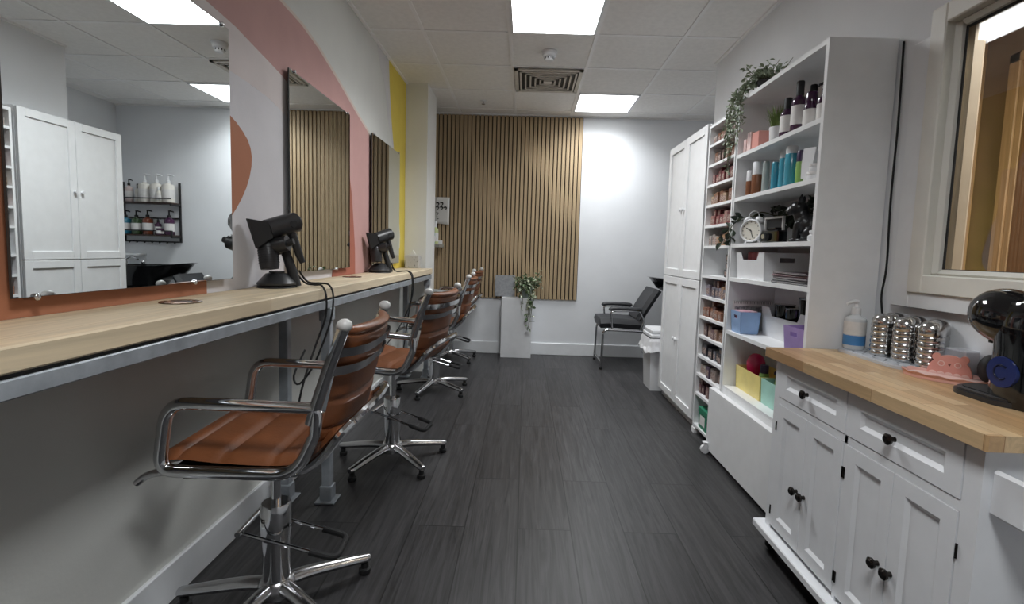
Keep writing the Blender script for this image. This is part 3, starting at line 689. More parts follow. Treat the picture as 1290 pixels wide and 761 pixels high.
cm = {'pl': mat('deep_purple_plastic', (62, 26, 60), .22, coat=.3), 'am': mat('amber_brown_plastic', (112, 58, 38), .22, coat=.3), 'gr': mat('bottle_green_plastic', (58, 82, 52), .22, coat=.3), 'bl': mat('sea_blue_plastic', (44, 122, 150), .22, coat=.3)}
rackb(1.745, zb, .05, .27, cm['pl'], matte_bk, 'deep purple pump bottle on the lower rack shelf')
rackb(1.87, zb, .032, .19, cm['pl'], matte_bk, 'small purple pump bottle on the lower rack shelf')
rackb(1.985, zb, .05, .27, cm['am'], matte_bk, 'amber brown pump bottle on the lower rack shelf')
rackb(2.11, zb, .05, .26, cm['gr'], matte_bk, 'dark green pump bottle on the lower rack shelf')
rackb(2.23, zb, .05, .26, cm['bl'], matte_bk, 'sea blue pump bottle on the lower rack shelf')
t = thing('jar', 'purple tub with white label on the lower rack shelf', 'jar', (1.81, YF - .135, zb), 0, 'bottles on the black wall rack')
M().lathe([(.035, 0), (.036, .05), (.03, .055)], seg=20).build('body', cm['pl'], t); M().lathe([(.037, .055), (.037, .07), (0, .07)], seg=20).build('lid', cm['pl'], t); M().lathe([(.0366, .012), (.0368, .045)], seg=20).build('paper_label', label_w, t)
t = thing('ledge', 'short white wall ledge under the black rack', 'shelf', (2.17, YF, .99))
M().box((-.10, -.14, 0), (.10, 0, .02), .002).build('board', melamine, t); M().box((-.09, -.012, -.07), (.09, 0, 0)).build('bracket', melamine, t)

# ------------------------------------------------------------------ tall cabinet
def shaker_door(name, parent, y0, y1, z0, z1, x, knob=None, fw=.055):
    """door facing -X with a recessed panel"""
    d = M().box((x, y0, z0), (x + .008, y1, z1))
    for (a, b, c, e) in ((y0, y0 + fw, z0, z1), (y1 - fw, y1, z0, z1), (y0 + fw, y1 - fw, z0, z0 + fw), (y0 + fw, y1 - fw, z1 - fw, z1)):
        d.box((x - .010, a, c), (x, b, e), .0015, seg=1)
    o = d.build(name, melamine, parent)
    if knob:
        M().cyl((x - .010, knob[0], knob[1]), (x - .022, knob[0], knob[1]), .006, seg=12).cyl((x - .022, knob[0], knob[1]), (x - .034, knob[0], knob[1]), .013, .012, 16).build('knob', white_pl, o)
    return o
t = thing('tall_cabinet', 'tall white four-door cabinet at the end of the right wall', 'cabinet', (1.145, 3.69, 0))
b = M().box((.022, -.42, .06), (.262, -.402, 2.015)).box((.022, .402, .06), (.262, .42, 2.015)).box((.022, -.402, 1.997), (.262, .402, 2.015)).box((.022, -.402, .06), (.262, .402, .08)).box((.250, -.402, .08), (.260, .402, 1.997)).box((.03, -.402, .99), (.249, .402, 1.008))
b.build('carcass', melamine, t)
M().box((.035, -.42, 0), (.053, .42, .06)).box((.035, .402, 0), (.262, .42, .06)).box((.035, -.42, 0), (.262, -.402, .06)).build('kickboard', melamine, t)
shaker_door('door', t, -.418, -.002, 1.006, 2.012, .010, (-.03, 1.50)); shaker_door('door', t, .002, .418, 1.006, 2.012, .010, (.03, 1.50))
shaker_door('door', t, -.418, -.002, .064, 1.0, .010, (-.03, .54)); shaker_door('door', t, .002, .418, .064, 1.0, .010, (.03, .54))

# ------------------------------------------------------------------ narrow shelf unit full of colour boxes
NX0, NX1, NY0, NY1 = 1.145, 1.405, 2.815, 3.235
NZ = [1.855, 1.730, 1.604, 1.478, 1.350, 1.222, 1.036, .903, .770, .645, .517, .393, .264, .052]
t = thing('narrow_shelf_unit', 'narrow white shelf unit packed with hair colour boxes', 'shelf unit', (0, 0, 0))
M().box((NX0, NY0, .03), (NX1, NY0 + .016, 1.985)).box((NX0, NY1 - .016, .03), (NX1, NY1, 1.985)).box((NX1 - .008, NY0, .03), (NX1, NY1, 1.985)).build('carcass', melamine, t, smooth=0)
M().box((NX0, NY0 + .016, 1.967), (NX1 - .008, NY1 - .016, 1.985)).build('top', melamine, t)
for z in NZ: M().box((NX0 + .001, NY0 + .0161, z - .008), (NX1 - .0085, NY1 - .0161, z + .008)).build('shelf_board', melamine, t)
def caster(parent, x, y, r=.025, m=white_pl, z=0):
    o = M().cyl((x, y - .01, z + r), (x, y + .01, z + r), r, r, 18).build('caster', m, parent)
    M().box((x - .008, y - .016, z + r), (x + .008, y - .0115, z + r * 2 + .014)).box((x - .008, y + .0115, z + r), (x + .008, y + .016, z + r * 2 + .014)).box((x - .012, y - .016, z + r * 2 + .01), (x + .012, y + .016, z + r * 2 + .016)).build('caster_fork', m, o)
M().box((NX0 - .004, NY1 - .05, 0), (NX0 + .03, NY1, .032)).build('foot', melamine, t)
caster(t, 1.32, 2.90, .014); caster(t, 1.32, 3.12, .014)
rows = [('copper', [(150, 88, 58), (176, 120, 86), (190, 176, 168), (112, 70, 52)]), ('coppery brown', [(142, 86, 58), (184, 130, 92), (84, 56, 46), (172, 160, 156)]),
        ('crimson', [(140, 34, 44), (160, 66, 70), (112, 28, 38), (178, 118, 112)]), ('golden tan', [(182, 132, 92), (164, 104, 70), (196, 160, 122), (150, 88, 62)]),
        ('raspberry red', [(152, 52, 60), (176, 96, 92), (132, 44, 50), (190, 134, 118)]), ('amber orange', [(192, 116, 62), (206, 148, 96), (166, 92, 56), (184, 172, 166)]),
        ('black and silver', [(60, 60, 64), (150, 150, 154), (84, 84, 90)]), ('lilac and peach', [(150, 140, 158), (198, 146, 102), (122, 118, 132), (150, 84, 70)]),
        ('rust', [(160, 88, 62), (146, 112, 98), (180, 110, 78), (112, 66, 54)]), ('mauve', [(128, 84, 88), (158, 116, 104), (90, 58, 66), (176, 132, 104)]),
        ('slate blue', [(96, 108, 134), (126, 130, 144), (78, 76, 88), (64, 54, 56)]), ('purple and beige', [(96, 72, 104), (176, 156, 146), (196, 184, 176), (150, 126, 122)]),
        ('plum', [(104, 54, 66), (130, 78, 84), (84, 40, 54), (150, 104, 100)])]
ords = ['top', 'second', 'third', 'fourth', 'fifth', 'sixth', 'seventh', 'eighth', 'ninth', 'tenth', 'eleventh', 'twelfth', 'thirteenth']
nth = ['first', 'second', 'third', 'fourth', 'fifth', 'sixth', 'seventh', 'eighth', 'ninth', 'tenth', 'eleventh', 'twelfth']
endlab = mat('box_end_label', (190, 170, 160), .5, c2=(96, 70, 64), scale=120)
def dye_mat(c):
    gq = sum(c) / 3; c = tuple(int((.72 * v + .28 * gq) * .86) for v in c)
    return mat('dye_box_%d_%d_%d' % c, c, .4, var=.25, scale=60)
for ri, (cn, cols) in enumerate(rows):
    z = NZ[ri] + .0085; top_gap = (NZ[ri - 1] if ri else 1.975) - NZ[ri] - .02
    y = NY1 - .02; k = 0; hh = min(.062, top_gap * .6)
    if ri == 6: y = NY0 + .135
    while y > NY0 + .06 and k < 9:
        wd = random.uniform(.036, .05); x0 = NX0 + random.uniform(.015, .035)
        h = hh * random.uniform(.85, 1.25)
        if ri == 6: h = .045
        c = random.choice(cols)
        card_box('colour_box', '%s colour box, %s from the tall cabinet, on the %s shelf' % (cn, nth[k], ords[ri]), 'box', (x0, y - wd, z), (x0 + .11, y - .001, z + h), dye_mat(c), 'hair colour boxes on the narrow unit', fm=endlab)
        if (ri == 6 or (random.random() < (.5 if ri < 8 else .7) and h + .05 < top_gap)):
            for lv in range(2 if ri == 6 else 1):
                c2 = random.choice(cols); zz = z + h + lv * .045 + .0003
                if zz + .043 < z + top_gap: card_box('colour_box', '%s colour box stacked %s above the %s one, %s shelf' % (cn, 'directly' if lv == 0 else 'topmost', nth[k], ords[ri]), 'box', (x0 + .006, y - wd + .002, zz), (x0 + .11, y - .003, zz + .043), dye_mat(c2), 'hair colour boxes on the narrow unit', fm=endlab)
        y -= wd + random.choice([.001, .002, .004]); k += 1
t = thing('storage_box', 'green lidded box on the bottom shelf of the narrow unit', 'box', (1.24, 3.045, .0605))
gm = mat('jade_green_card', (44, 128, 98), .45)
M().box((-.085, -.11, 0), (.085, .11, .098), .003).build('body', gm, t); M().box((-.089, -.114, .099), (.089, .114, .135), .003).build('lid', gm, t)
M().box((-.0862, .0, .025), (-.084, .085, .085)).build('end_label', label_w, t)
M().box((-.0864, -.06, .04), (-.084, -.03, .075)).build('end_slot', mat('dark_green_slot', (20, 60, 48), .5), t)

# ------------------------------------------------------------------ wide shelf unit
BX0, BX1, BY0, BY1 = 1.145, 1.41, 1.995, 2.80
BZ = [1.712, 1.479, 1.227, 1.040, .743, .425]
t = thing('wide_shelf_unit', 'wide white open shelf unit with a plain lower front panel', 'shelf unit', (0, 0, 0))
M().box((BX0, BY0, 0), (BX1, BY0 + .02, 2.02)).box((BX0, BY1 - .012, 0), (BX1, BY1, 2.02)).box((BX1 - .006, BY0 + .02, 0), (BX1, BY1 - .012, 2.02)).build('carcass', melamine, t, smooth=0)
M().box((BX0, BY0 + .02, 2.0), (BX1 - .006, BY1 - .012, 2.02)).build('top', melamine, t)
for z in BZ: M().box((BX0 + .001, BY0 + .0201, z - .010), (BX1 - .0061, BY1 - .0121, z + .010)).build('shelf_board', melamine, t)
M().box((1.112, 2.0, .022), (1.143, 2.895, .392), .002).build('front_panel', melamine, t)
M().box((1.145, 2.02, 0), (1.16, 2.78, .42)).build('inner_panel', melamine, t)
caster(t, 1.095, 2.86, .026)
SZ = [z + .0105 for z in BZ]
# top shelf
pk = mat('coral_pink_card', (220, 156, 146), .45); pk2 = mat('blush_card', (230, 202, 198), .45)
card_box('toner_box', 'slim blush carton at the far end of the wide unit top shelf', 'box', (1.17, 2.745, SZ[0]), (1.215, 2.778, SZ[0] + .078), pk2, 'pink cartons on the wide unit')
card_box('toner_box', 'tall blush carton second along the wide unit top shelf', 'box', (1.17, 2.69, SZ[0]), (1.225, 2.735, SZ[0] + .105), pk2, 'pink cartons on the wide unit')
card_box('toner_box', 'coral carton beside the white pot on the top shelf', 'box', (1.17, 2.60, SZ[0]), (1.25, 2.675, SZ[0] + .09), pk, 'pink cartons on the wide unit')
t = thing('potted_grass', 'artificial grass tuft in a white pot on the top shelf', 'plant', (1.235, 2.545, SZ[0]))
M().lathe([(.030, 0), (.032, .003), (.037, .092), (.034, .092), (.031, .08), (0, .078)], seg=24).build('pot', white_pl, t)
gm_ = M()
for k in range(130):
    a = random.uniform(0, 2 * PI); r0 = random.uniform(0, .026); r1 = r0 + random.uniform(.01, .05); h = random.uniform(.07, .12)
    p = Vector((r0 * math.cos(a), r0 * math.sin(a), .08)); e = Vector((r1 * math.cos(a), r1 * math.sin(a), .08 + h)); md = (p + e) / 2 + Vector((0, 0, .015)); s_ = Vector((-math.sin(a), math.cos(a), 0)) * .0022
    gm_.add([p - s_, p + s_, md + s_, md - s_, e], [(0, 1, 2, 3), (3, 2, 4)])
gm_.build('blades', grass_m, t, smooth=0)
purp = mat('aubergine_plastic', (58, 24, 58), .18, coat=.4)
bottle('shampoo_bottle', 'purple bottle leaning low beside the grass pot, top shelf', 'bottle', (1.225, 2.435, SZ[0]), .031, .20, purp, matte_bk, group='purple bottles on the top shelf', lab=(.2, .58), neck=.5)
bottle('shampoo_bottle', 'tallest purple bottle with black cap on the top shelf', 'bottle', (1.225, 2.335, SZ[0]), .032, .245, purp, matte_bk, group='purple bottles on the top shelf', lab=(.2, .55), neck=.45)
bottle('shampoo_bottle', 'purple bottle third from the grass pot on the top shelf', 'bottle', (1.225, 2.235, SZ[0]), .030, .165, purp, purp, group='purple bottles on the top shelf', lab=(.1, .55), neck=.7)
bottle('shampoo_bottle', 'black-capped purple bottle standing behind the others on the top shelf', 'bottle', (1.325, 2.405, SZ[0]), .030, .255, purp, matte_bk, group='purple bottles on the top shelf', lab=(.2, .5), neck=.45)
bottle('shampoo_bottle', 'purple pump bottle against the near side panel on the top shelf', 'bottle', (1.235, 2.155, SZ[0]), .028, .185, purp, matte_bk, group='purple bottles on the top shelf', lab=(.1, .5), neck=.4, pump=True)
# second shelf
br = mat('bronze_brown_can', (128, 82, 56), .3, .2); sil = mat('frosted_silver_tube', (168, 178, 176), .3, .2); nav = mat('midnight_teal_bottle', (34, 62, 76), .25)
tea = mat('turquoise_can', (62, 148, 170), .25, coat=.3); lim = mat('lime_green_can', (134, 174, 96), .3); vio = mat('dark_violet_cap', (50, 34, 70), .3)
G2 = 'cans and bottles on the second shelf'
def can(label, x, y, r, h, m, cap, hc=.7, z=SZ[1], neck=.93):
    t = thing('spray_can', label, 'spray can', (x, y, z), 0, G2)
    M().lathe([(r * .96, 0), (r, .004), (r, h * hc - .004), (r * .95, h * hc)], seg=22).build('body', m, t)
    M().lathe([(r * neck, h * hc), (r * neck, h - .006), (r * neck * .85, h), (0, h)], seg=22).build('cap', cap, t)
can('short bronze can with white cap at the far end of second shelf', 1.20, 2.735, .019, .142, br, white_pl, .6)
can('taller bronze can with white cap on the second shelf', 1.205, 2.660, .028, .175, br, white_pl, .62)
can('frosted silver tube on the second shelf', 1.215, 2.590, .017, .165, sil, sil, .8)
can('midnight teal bottle with white cap on the second shelf', 1.255, 2.580, .016, .165, nav, white_pl, .6)
can('small turquoise can next to the silver tube, second shelf', 1.215, 2.495, .017, .145, tea, tea, .8)
can('middle turquoise can with white cap on the second shelf', 1.225, 2.430, .023, .19, tea, white_pl, .8)
can('largest turquoise can with white cap on the second shelf', 1.215, 2.345, .029, .19, tea, white_pl, .82)
can('lime green can with dark violet cap on the second shelf', 1.215, 2.262, .021, .155, lim, vio, .68)
t = thing('cream_tube', 'white cosmetic tube standing on its cap, second shelf', 'tube', (1.205, 2.180, SZ[1]), 0.5, G2)
M().add([p for z, hx, hy in ((.02, .018, .022), (.08, .015, .025), (.15, .003, .027)) for p in ((-hx, -hy, z), (hx, -hy, z), (hx, hy, z), (-hx, hy, z))], [(3, 2, 1, 0), (8, 9, 10, 11)] + [(i * 4 + j, i * 4 + (j + 1) % 4, i * 4 + 4 + (j + 1) % 4, i * 4 + 4 + j) for i in range(2) for j in range(4)]).build('body', white_pl, t)
M().cyl((0, 0, 0), (0, 0, .021), .018, seg=20).build('cap', white_pl, t)
t = thing('tub', 'lower white round tub at the near end of second shelf', 'tub', (1.195, 2.115, SZ[1]), 0, G2)
M().lathe([(.026, 0), (.028, .004), (.028, .024), (.026, .026)], seg=22).build('body', white_pl, t); M().lathe([(.029, .026), (.029, .038), (0, .038)], seg=22).build('lid', label_w, t)
t = thing('tub', 'upper white round tub stacked at the near end of second shelf', 'tub', (1.197, 2.113, SZ[1] + .0385), 0, G2)
M().lathe([(.022, 0), (.024, .004), (.024, .020), (.022, .022)], seg=22).build('body', white_pl, t); M().lathe([(.025, .022), (.025, .032), (0, .032)], seg=22).build('lid', label_w, t)
# third shelf
t = thing('alarm_clock', 'white twin-bell alarm clock on the third shelf', 'clock', (1.205, 2.665, SZ[2]), math.radians(34))
R0 = .058; cz = .068
q = lambda pts: pts
def disc_x(m, x0, x1, r0, r1, z=cz, y=0, seg=32, k=0): return m.tube([(x0, y, z), (x1, y, z)], [r0, r1], seg, k=k)
m_ = M(); disc_x(m_, -.022, .026, R0, R0 * .96); m_.build('case', white_pl, t)
m_ = M(); m_.tube([(-.024, R0 * .97 * math.cos(a), cz + R0 * .97 * math.sin(a)) for a in [2 * PI * k / 36 for k in range(36)]], .005, 8, closed=True); m_.build('bezel', white_pl, t)
m_ = M(); disc_x(m_, -.0232, -.0222, R0 * .92, R0 * .92); fo = m_.build('dial', mat('cream_dial', (226, 222, 210), .5), t)
hd = M()
for (a, l, w_) in ((math.radians(60), .030, .0022), (math.radians(200), .042, .0016)):
    d = Vector((0, -math.sin(a) * -1, math.cos(a))); hd.tube([Vector((-.0245, 0, cz)) - d * .006, Vector((-.0245, 0, cz)) + d * l], w_, 6)
for k in range(12):
    a = 2 * PI * k / 12; p = Vector((-.0238, .045 * math.sin(a), cz + .045 * math.cos(a))); hd.box((p.x - .0006, p.y - .0022, p.z - .0022), (p.x + .0004, p.y + .0022, p.z + .0022))
hd.build('hands', ink, fo)
for sg in (-1, 1):
    m_ = M(); m_.sphere((0, sg * .034, cz + .058), (.022, .024, .015), 16, 8, rot=Matrix.Rotation(-sg * .5, 3, 'X')); m_.cyl((0, sg * .026, cz + .046), (0, sg * .034, cz + .058), .004, seg=8); m_.build('bell', white_pl, t)
    M().cyl((0, sg * .03, .022), (0, sg * .042, 0), .005, .006, 10).build('foot', white_pl, t)
M().tube(resample([(0, -.030, cz + .068), (0, -.022, cz + .095), (0, 0, cz + .105), (0, .022, cz + .095), (0, .030, cz + .068)], 16), .0028, 8).build('handle', white_pl, t)
t = thing('picture_frame', 'pale open picture frame behind the black camera, third shelf', 'frame', (1.25, 2.535, SZ[2]), math.radians(8))
f = M(); ring(f, -.006, .006, -.075, .075, 0, .135, .010, .001); f.build('frame', capm, t)
M().box((.002, -.066, .009), (.004, .066, .126)).build('picture', matte_bk, t)
t = thing('toy_camera', 'black box camera ornament in front of the picture frame', 'camera', (1.198, 2.425, SZ[2]), math.radians(10))
M().box((-.028, -.062, 0), (.028, .062, .06), .006).box((-.02, -.03, .06), (.02, .03, .074), .004).build('body', gloss_bk, t)
M().tube([(-.028, .02, .03), (-.046, .02, .03)], [.022, .020], 20).build('lens', matte_bk, t); M().tube([(-.0462, .02, .03), (-.047, .02, .03)], [.012, .012], 16).build('lens_glass', steel, t)
dg = M(); E_ = dg.sphere
E_((0, -.02, .085), (.052, .062, .072)); E_((0, .015, .105), (.05, .048, .062)); E_((0, -.045, .05), (.055, .055, .05))        # torso, chest, rump
E_((0, .030, .155), (.042, .040, .045)); E_((0, .045, .192), (.048, .046, .043)); E_((0, .082, .180), (.034, .026, .026)); E_((.018, .088, .172), (.018, .018, .016)); E_((-.018, .088, .172), (.018, .018, .016))
for sg in (-1, 1):
    dg.tube([(sg * .034, .036, .11), (sg * .034, .046, .06), (sg * .033, .048, .012)], [.021, .017, .015], 12); E_((sg * .033, .058, .011), (.017, .024, .011))
    E_((sg * .05, -.03, .045), (.022, .045, .04)); E_((sg * .055, .008, .011), (.016, .034, .011))
    dg.tube([(sg * .026, .035, .222), (sg * .036, .030, .245), (sg * .042, .027, .266)], [.017, .014, .004], 10, flat=(.5, 1.0))
E_((0, -.098, .04), (.01, .016, .01))
do = dg.build('bulldog_figurine', mat('satin_black_resin', (22, 22, 24), .32, var=.1), None, (1.252, 2.245, SZ[2]), math.radians(52)); do.scale = (.82, .82, .80); rm = do.modifiers.new('fuse', 'REMESH'); rm.mode = 'VOXEL'; rm.voxel_size = .0045; rm.use_smooth_shade = True
tag(do, 'seated black French bulldog figurine on the third shelf', 'figurine')
t = thing('candle_jar', 'small white lidded jar at the near end of third shelf', 'jar', (1.19, 2.065, SZ[2]))
M().lathe([(.026, 0), (.029, .006), (.029, .022), (.02, .03)], seg=22).build('body', white_pl, t); M().lathe([(.021, .03), (.024, .034), (.024, .044), (0, .05)], seg=22).build('lid', white_pl, t)
lm, sm = M(), M()
vine(lm, sm, [(1.20, 2.74, 1.36), (1.27, 2.73, 1.41), (1.33, 2.65, 1.385), (1.36, 2.5, 1.40), (1.365, 2.3, 1.40), (1.36, 2.15, 1.38), (1.34, 2.08, 1.34)], 420, .06, .036, .055, .003, .3, (1.31, 1.40, 2.02, 2.78, 1.24, 1.465))
vine(lm, sm, [(1.24, 2.75, 1.39), (1.165, 2.765, 1.37), (1.125, 2.80, 1.30), (1.118, 2.84, 1.235)], 24, .055, .033, .022, .002, .2)
t = thing('leaf_garland', 'dark artificial leaf garland draped along the third shelf', 'garland', (0, 0, 0)); lm.build('leaves', leaf_blk, t, smooth=0); sm.build('stem', stem_m, t)
# bins
def bin_(name, label, x0, x1, y0, y1, z0, h, m, taper=.012, notch=True, slot=None, th=.003):
    t = thing(name, label, 'storage bin', ((x0 + x1) / 2, (y0 + y1) / 2, z0)); hx, hy = (x1 - x0) / 2, (y1 - y0) / 2
    b = M()
    def wall(p0, p1, n, cut, sl):
        # p0,p1: top ends (outer), n: outward normal; polygon in (s,z)
        L_ = (p1 - p0).length; ux = (p1 - p0) / L_
        tp = [(0, h), (L_, h), (L_ - taper, 0), (taper, 0)]
        polys = []
        if cut: a, c = L_ * .18, L_ * .82; polys = [[(0, h), (a, h), (a + h * .18, h * .72), (c - h * .18, h * .72), (c, h), (L_, h), (L_ - taper, 0), (taper, 0)]]
        elif sl:
            a, c, q0, q1 = L_ * .34, L_ * .66, h * .66, h * .82
            polys = [[(0, h), (a, h), (a, 0), (taper, 0)], [(c, h), (L_, h), (L_ - taper, 0), (c, 0)], [(a, h), (c, h), (c, q1), (a, q1)], [(a, q0), (c, q0), (c, 0), (a, 0)]]
        else: polys = [tp]
        for poly in polys:
            k = len(poly); vs = []
            for off in (0, th):
                for (s_, z) in poly: vs.append(p0 + ux * s_ + Vector((0, 0, z)) - n * (taper * (1 - z / h) + off))
            b.add(vs, [tuple(range(k)), tuple(range(2 * k - 1, k - 1, -1))] + [(i, k + i, k + (i + 1) % k, (i + 1) % k) for i in range(k)])
    wall(Vector((-hx, hy, 0)), Vector((-hx, -hy, 0)), Vector((-1, 0, 0)), notch, slot == 'front'); wall(Vector((hx, -hy, 0)), Vector((hx, hy, 0)), Vector((1, 0, 0)), notch, False)
    wall(Vector((-hx, -hy, 0)), Vector((hx, -hy, 0)), Vector((0, -1, 0)), False, slot == 'side'); wall(Vector((hx, hy, 0)), Vector((-hx, hy, 0)), Vector((0, 1, 0)), False, slot == 'side')
    b.box((-hx + taper, -hy + taper, 0), (hx - taper, hy - taper, th)); b.build('tub', m, t, smooth=0)
    return t
bin_('storage_bin', 'white notched storage bin with pink tubes on the fourth shelf', 1.165, 1.395, 2.44, 2.765, SZ[3], .140, white_pl, .010, True, 'side')
pkt = mat('dusty_rose_plastic', (186, 108, 116), .4)
for k in range(4): tag(M().tube([(0, 0, 0), (0, 0, .136), (0, 0, .139)], [.021, .021, .016], 16).build('hair_roller', pkt, None, (1.22, 2.535 + k * .052, SZ[3] + .0035)), ['dusty pink tube nearest the bin slot end, fourth shelf', 'dusty pink tube second in the fourth-shelf bin', 'dusty pink tube third in the fourth-shelf bin', 'dusty pink tube at the far end of the fourth-shelf bin'][k], 'tube', 'pink tubes in the white bin')
for k, (c, lab) in enumerate((((56, 54, 58), 'grey folder at the bottom of the fourth-shelf stack'), ((38, 36, 40), 'black folder second from the bottom of the fourth-shelf stack'), ((96, 84, 90), 'greyish folder third from the bottom of the fourth-shelf stack'), ((86, 34, 46), 'maroon folder fourth from the bottom of the stack'), ((48, 28, 36), 'dark wine folder on top of the fourth-shelf stack'))):
    m_ = M().box((-.095, -.145, 0), (.095, .145, .0095), .002); m_.box((-.0953, -.1454, .0042), (.0953, .1454, .0052), 0, 1)
    tag(m_.build('folder', [mat('folder_%d' % k, c, .4), label_w], None, (1.255 + random.uniform(-.006, .006), 2.20 + random.uniform(-.008, .008), SZ[3] + k * .0105), math.radians(random.uniform(-4, 4))), lab, 'folder', 'folders on the fourth shelf')
bb_ = bin_('storage_basket', 'pale blue basket at the far end of the fifth shelf', 1.155, 1.265, 2.635, 2.765, SZ[4], .118, mat('pale_blue_plastic', (142, 172, 212), .4), .008, False, 'front')
pkp = mat('pink_foil_paper', (206, 130, 160), .4, c2=(230, 214, 216), scale=40)
for k in range(5): tag(M().box((-.045, -.007, 0), (.045, .007, .118), .002).build('sachet', pkp, None, (1.21, 2.66 + k * .02, SZ[4] + .0035)), 'pink sachet, %s from the near side of the blue basket' % nth[k], 'sachet', 'pink sachets in the blue basket')
t = thing('spiral_notebook', 'white spiral notebook standing behind the blue basket', 'notebook', (1.28, 2.777, SZ[4]))
M().box((-.11, -.003, 0), (.11, .003, .165), .001).build('pages', paper, t)
sp = M()
for k in range(22): sp.tube([(-.104 + k * .0099 + .0005 * i, .0045 * math.cos(2 * PI * i / 10) , .158 + .008 * math.sin(2 * PI * i / 10)) for i in range(10)], .0011, 5)
sp.build('wire_spiral', matte_bk, t)
M().box((-.10, -.0034, .10), (.10, -.0028, .138)).build('printed_strip', mat('grey_print', (110, 110, 114), .6, c2=(190, 190, 190), scale=80), t)
bin_('storage_bin', 'white notched storage bin holding black bowls on the fifth shelf', 1.275, 1.40, 2.20, 2.66, SZ[4], .155, white_pl, .010, True)
for (y, r, h, z0, lab) in ((2.54, .048, .172, 0, 'wide black bowl at the far end of the fifth-shelf bin'), (2.43, .05, .165, 0, 'black bowl in the middle of the fifth-shelf bin'), (2.305, .055, .225, 0, 'tall black canister in the fifth-shelf bin')):
    t = thing('tint_bowl', lab, 'bowl', (1.337, y, SZ[4] + .0035), 0, 'black bowls in the white bin')
    M().lathe([(r * .7, 0), (r * .95, h * .6), (r, h), (r * .93, h), (r * .85, h * .6), (0, h * .35)], seg=24).build('cup', gloss_bk, t); M().lathe([(r * 1.0, h - .006), (r * 1.04, h - .003), (r * 1.0, h)], seg=24).build('rim', gloss_bk, t)
bin_('storage_basket', 'lilac basket at the near end of the fifth shelf', 1.152, 1.262, 2.025, 2.19, SZ[4], .118, mat('lilac_plastic', (166, 142, 196), .4), .008, False, 'front')
bin_('storage_tray', 'pale yellow bin on the bottom shelf of the wide unit', 1.205, 1.385, 2.475, 2.765, SZ[5], .125, mat('lemon_plastic', (238, 220, 138), .4), .004, False)
bin_('storage_tray', 'mint green bin on the bottom shelf of the wide unit', 1.205, 1.385, 2.17, 2.465, SZ[5], .125, mat('mint_plastic', (172, 220, 206), .4), .004, False)
t = thing('detangling_brush', 'glossy hot pink rounded brush standing in the yellow bin', 'brush', (1.28, 2.69, SZ[5] + .0035))
hot = mat('hot_pink_plastic', (206, 36, 96), .15, coat=.4)
M().lathe([(.03, 0), (.034, .05), (.036, .08), (.046, .12), (.048, .155), (.038, .185), (.018, .2), (0, .203)], seg=24).build('shell', hot, t); M().lathe([(.0365, .078), (.0375, .085), (.0365, .092)], seg=24).build('waist_ring', pkt, t)
for (x, y, h, cap, bod, pmp, lab) in ((1.27, 2.57, .165, vio, lim, False, 'green bottle with dark violet cap in the yellow bin'), (1.27, 2.41, .175, vio, lim, True, 'green pump bottle at the far end of the mint bin'), (1.33, 2.50 - .02, .19, matte_bk, purp, True, 'dark purple pump bottle behind the bins, bottom shelf'), (1.28, 2.31, .17, matte_bk, cm['gr'], False, 'dark green bottle in the middle of the mint bin'), (1.27, 2.22, .12, white_pl, cm['gr'], False, 'short green bottle with white cap in the mint bin')):
    if y == 2.48: y = 2.43; x = 1.345
    bottle('styling_bottle', lab, 'bottle', (x, y, SZ[5] + .0035), .026, h, bod, cap, group='bottles in the bottom shelf bins', neck=.7, lab=None, pump=pmp)
# trailing plant over the top
t = thing('trailing_plant', 'grey-green trailing plant hanging from the top of the wide unit', 'plant', (1.22, 2.66, 2.02))
M().lathe([(.035, 0), (.045, .05), (.05, .055), (.04, .05), (0, .045)], seg=20).build('pot', matte_bk, t)
lm, sm = M(), M()
for k in range(30):
    a = random.uniform(0, 2 * PI); rr = random.uniform(.04, .16)
    vine(lm, sm, [(0, 0, .05), (rr * .5 * math.cos(a), rr * .5 * math.sin(a), .09), (rr * math.cos(a) * .8, rr * math.sin(a), random.uniform(.06, .15))], 9, .026, .02, .018, .0012, -.1)
for k in range(13):
    yo = random.uniform(.06, .25); l = random.uniform(.16, .46) if yo > .10 else random.uniform(.1, .24)
    vine(lm, sm, [(0, .02, .05), (-.06, yo * .6, .06), (-.095, yo, .0), (-.10, yo + random.uniform(-.01, .02), -l * .5), (-.095, yo + random.uniform(-.02, .03), -l)], int(24 + l * 60), .022, .018, .016, .0012, .2)
lm.build('leaves', leaf_grey, t, smooth=0); sm.build('stems', stem_m, t)
# loose cable between the shelf unit and the window board
tag(M().tube(resample([(1.414, 1.975, 2.0), (1.413, 1.965, 1.7), (1.414, 1.968, 1.4), (1.412, 1.955, 1.15), (1.412, 1.968, 1.03), (1.413, 1.955, .94), (1.412, 1.96, .83)], 40), .004, 7).build('wall_cable', rubber), 'thin black cable running down the wall beside the window board', 'cable')

# ------------------------------------------------------------------ kitchen cart
t = thing('storage_cart', 'white wheeled cart with two drawers, four doors and wooden top', 'cart', (0, 0, 0))
KX0, KX1, KY0, KY1 = .998, 1.40, 1.04, 1.925
b = M().box((KX0, KY0, .10), (KX1, KY0 + .045, .772)).box((KX0, KY1 - .035, .10), (KX1, KY1, .772)).box((KX1 - .01, KY0, .10), (KX1, KY1, .772))
b.box((KX0, KY0 + .045, .605), (KX0 + .02, KY1 - .035, .630)).box((KX0, 1.477, .10), (KX0 + .02, 1.491, .772)).box((KX0 + .03, KY0 + .045, .10), (KX1 - .01, KY1 - .035, .115)).box((KX0 + .002, KY0 + .045, .764), (KX1, KY1 - .035, .772))
b.build('body', cart_m, t)
M().prism([(.972, 1.016), (.976, 1.012), (1.412, 1.012), (1.412, 1.968), (.972, 1.968)], 2, .7725, .808).build('worktop', butcher, t, smooth=0)
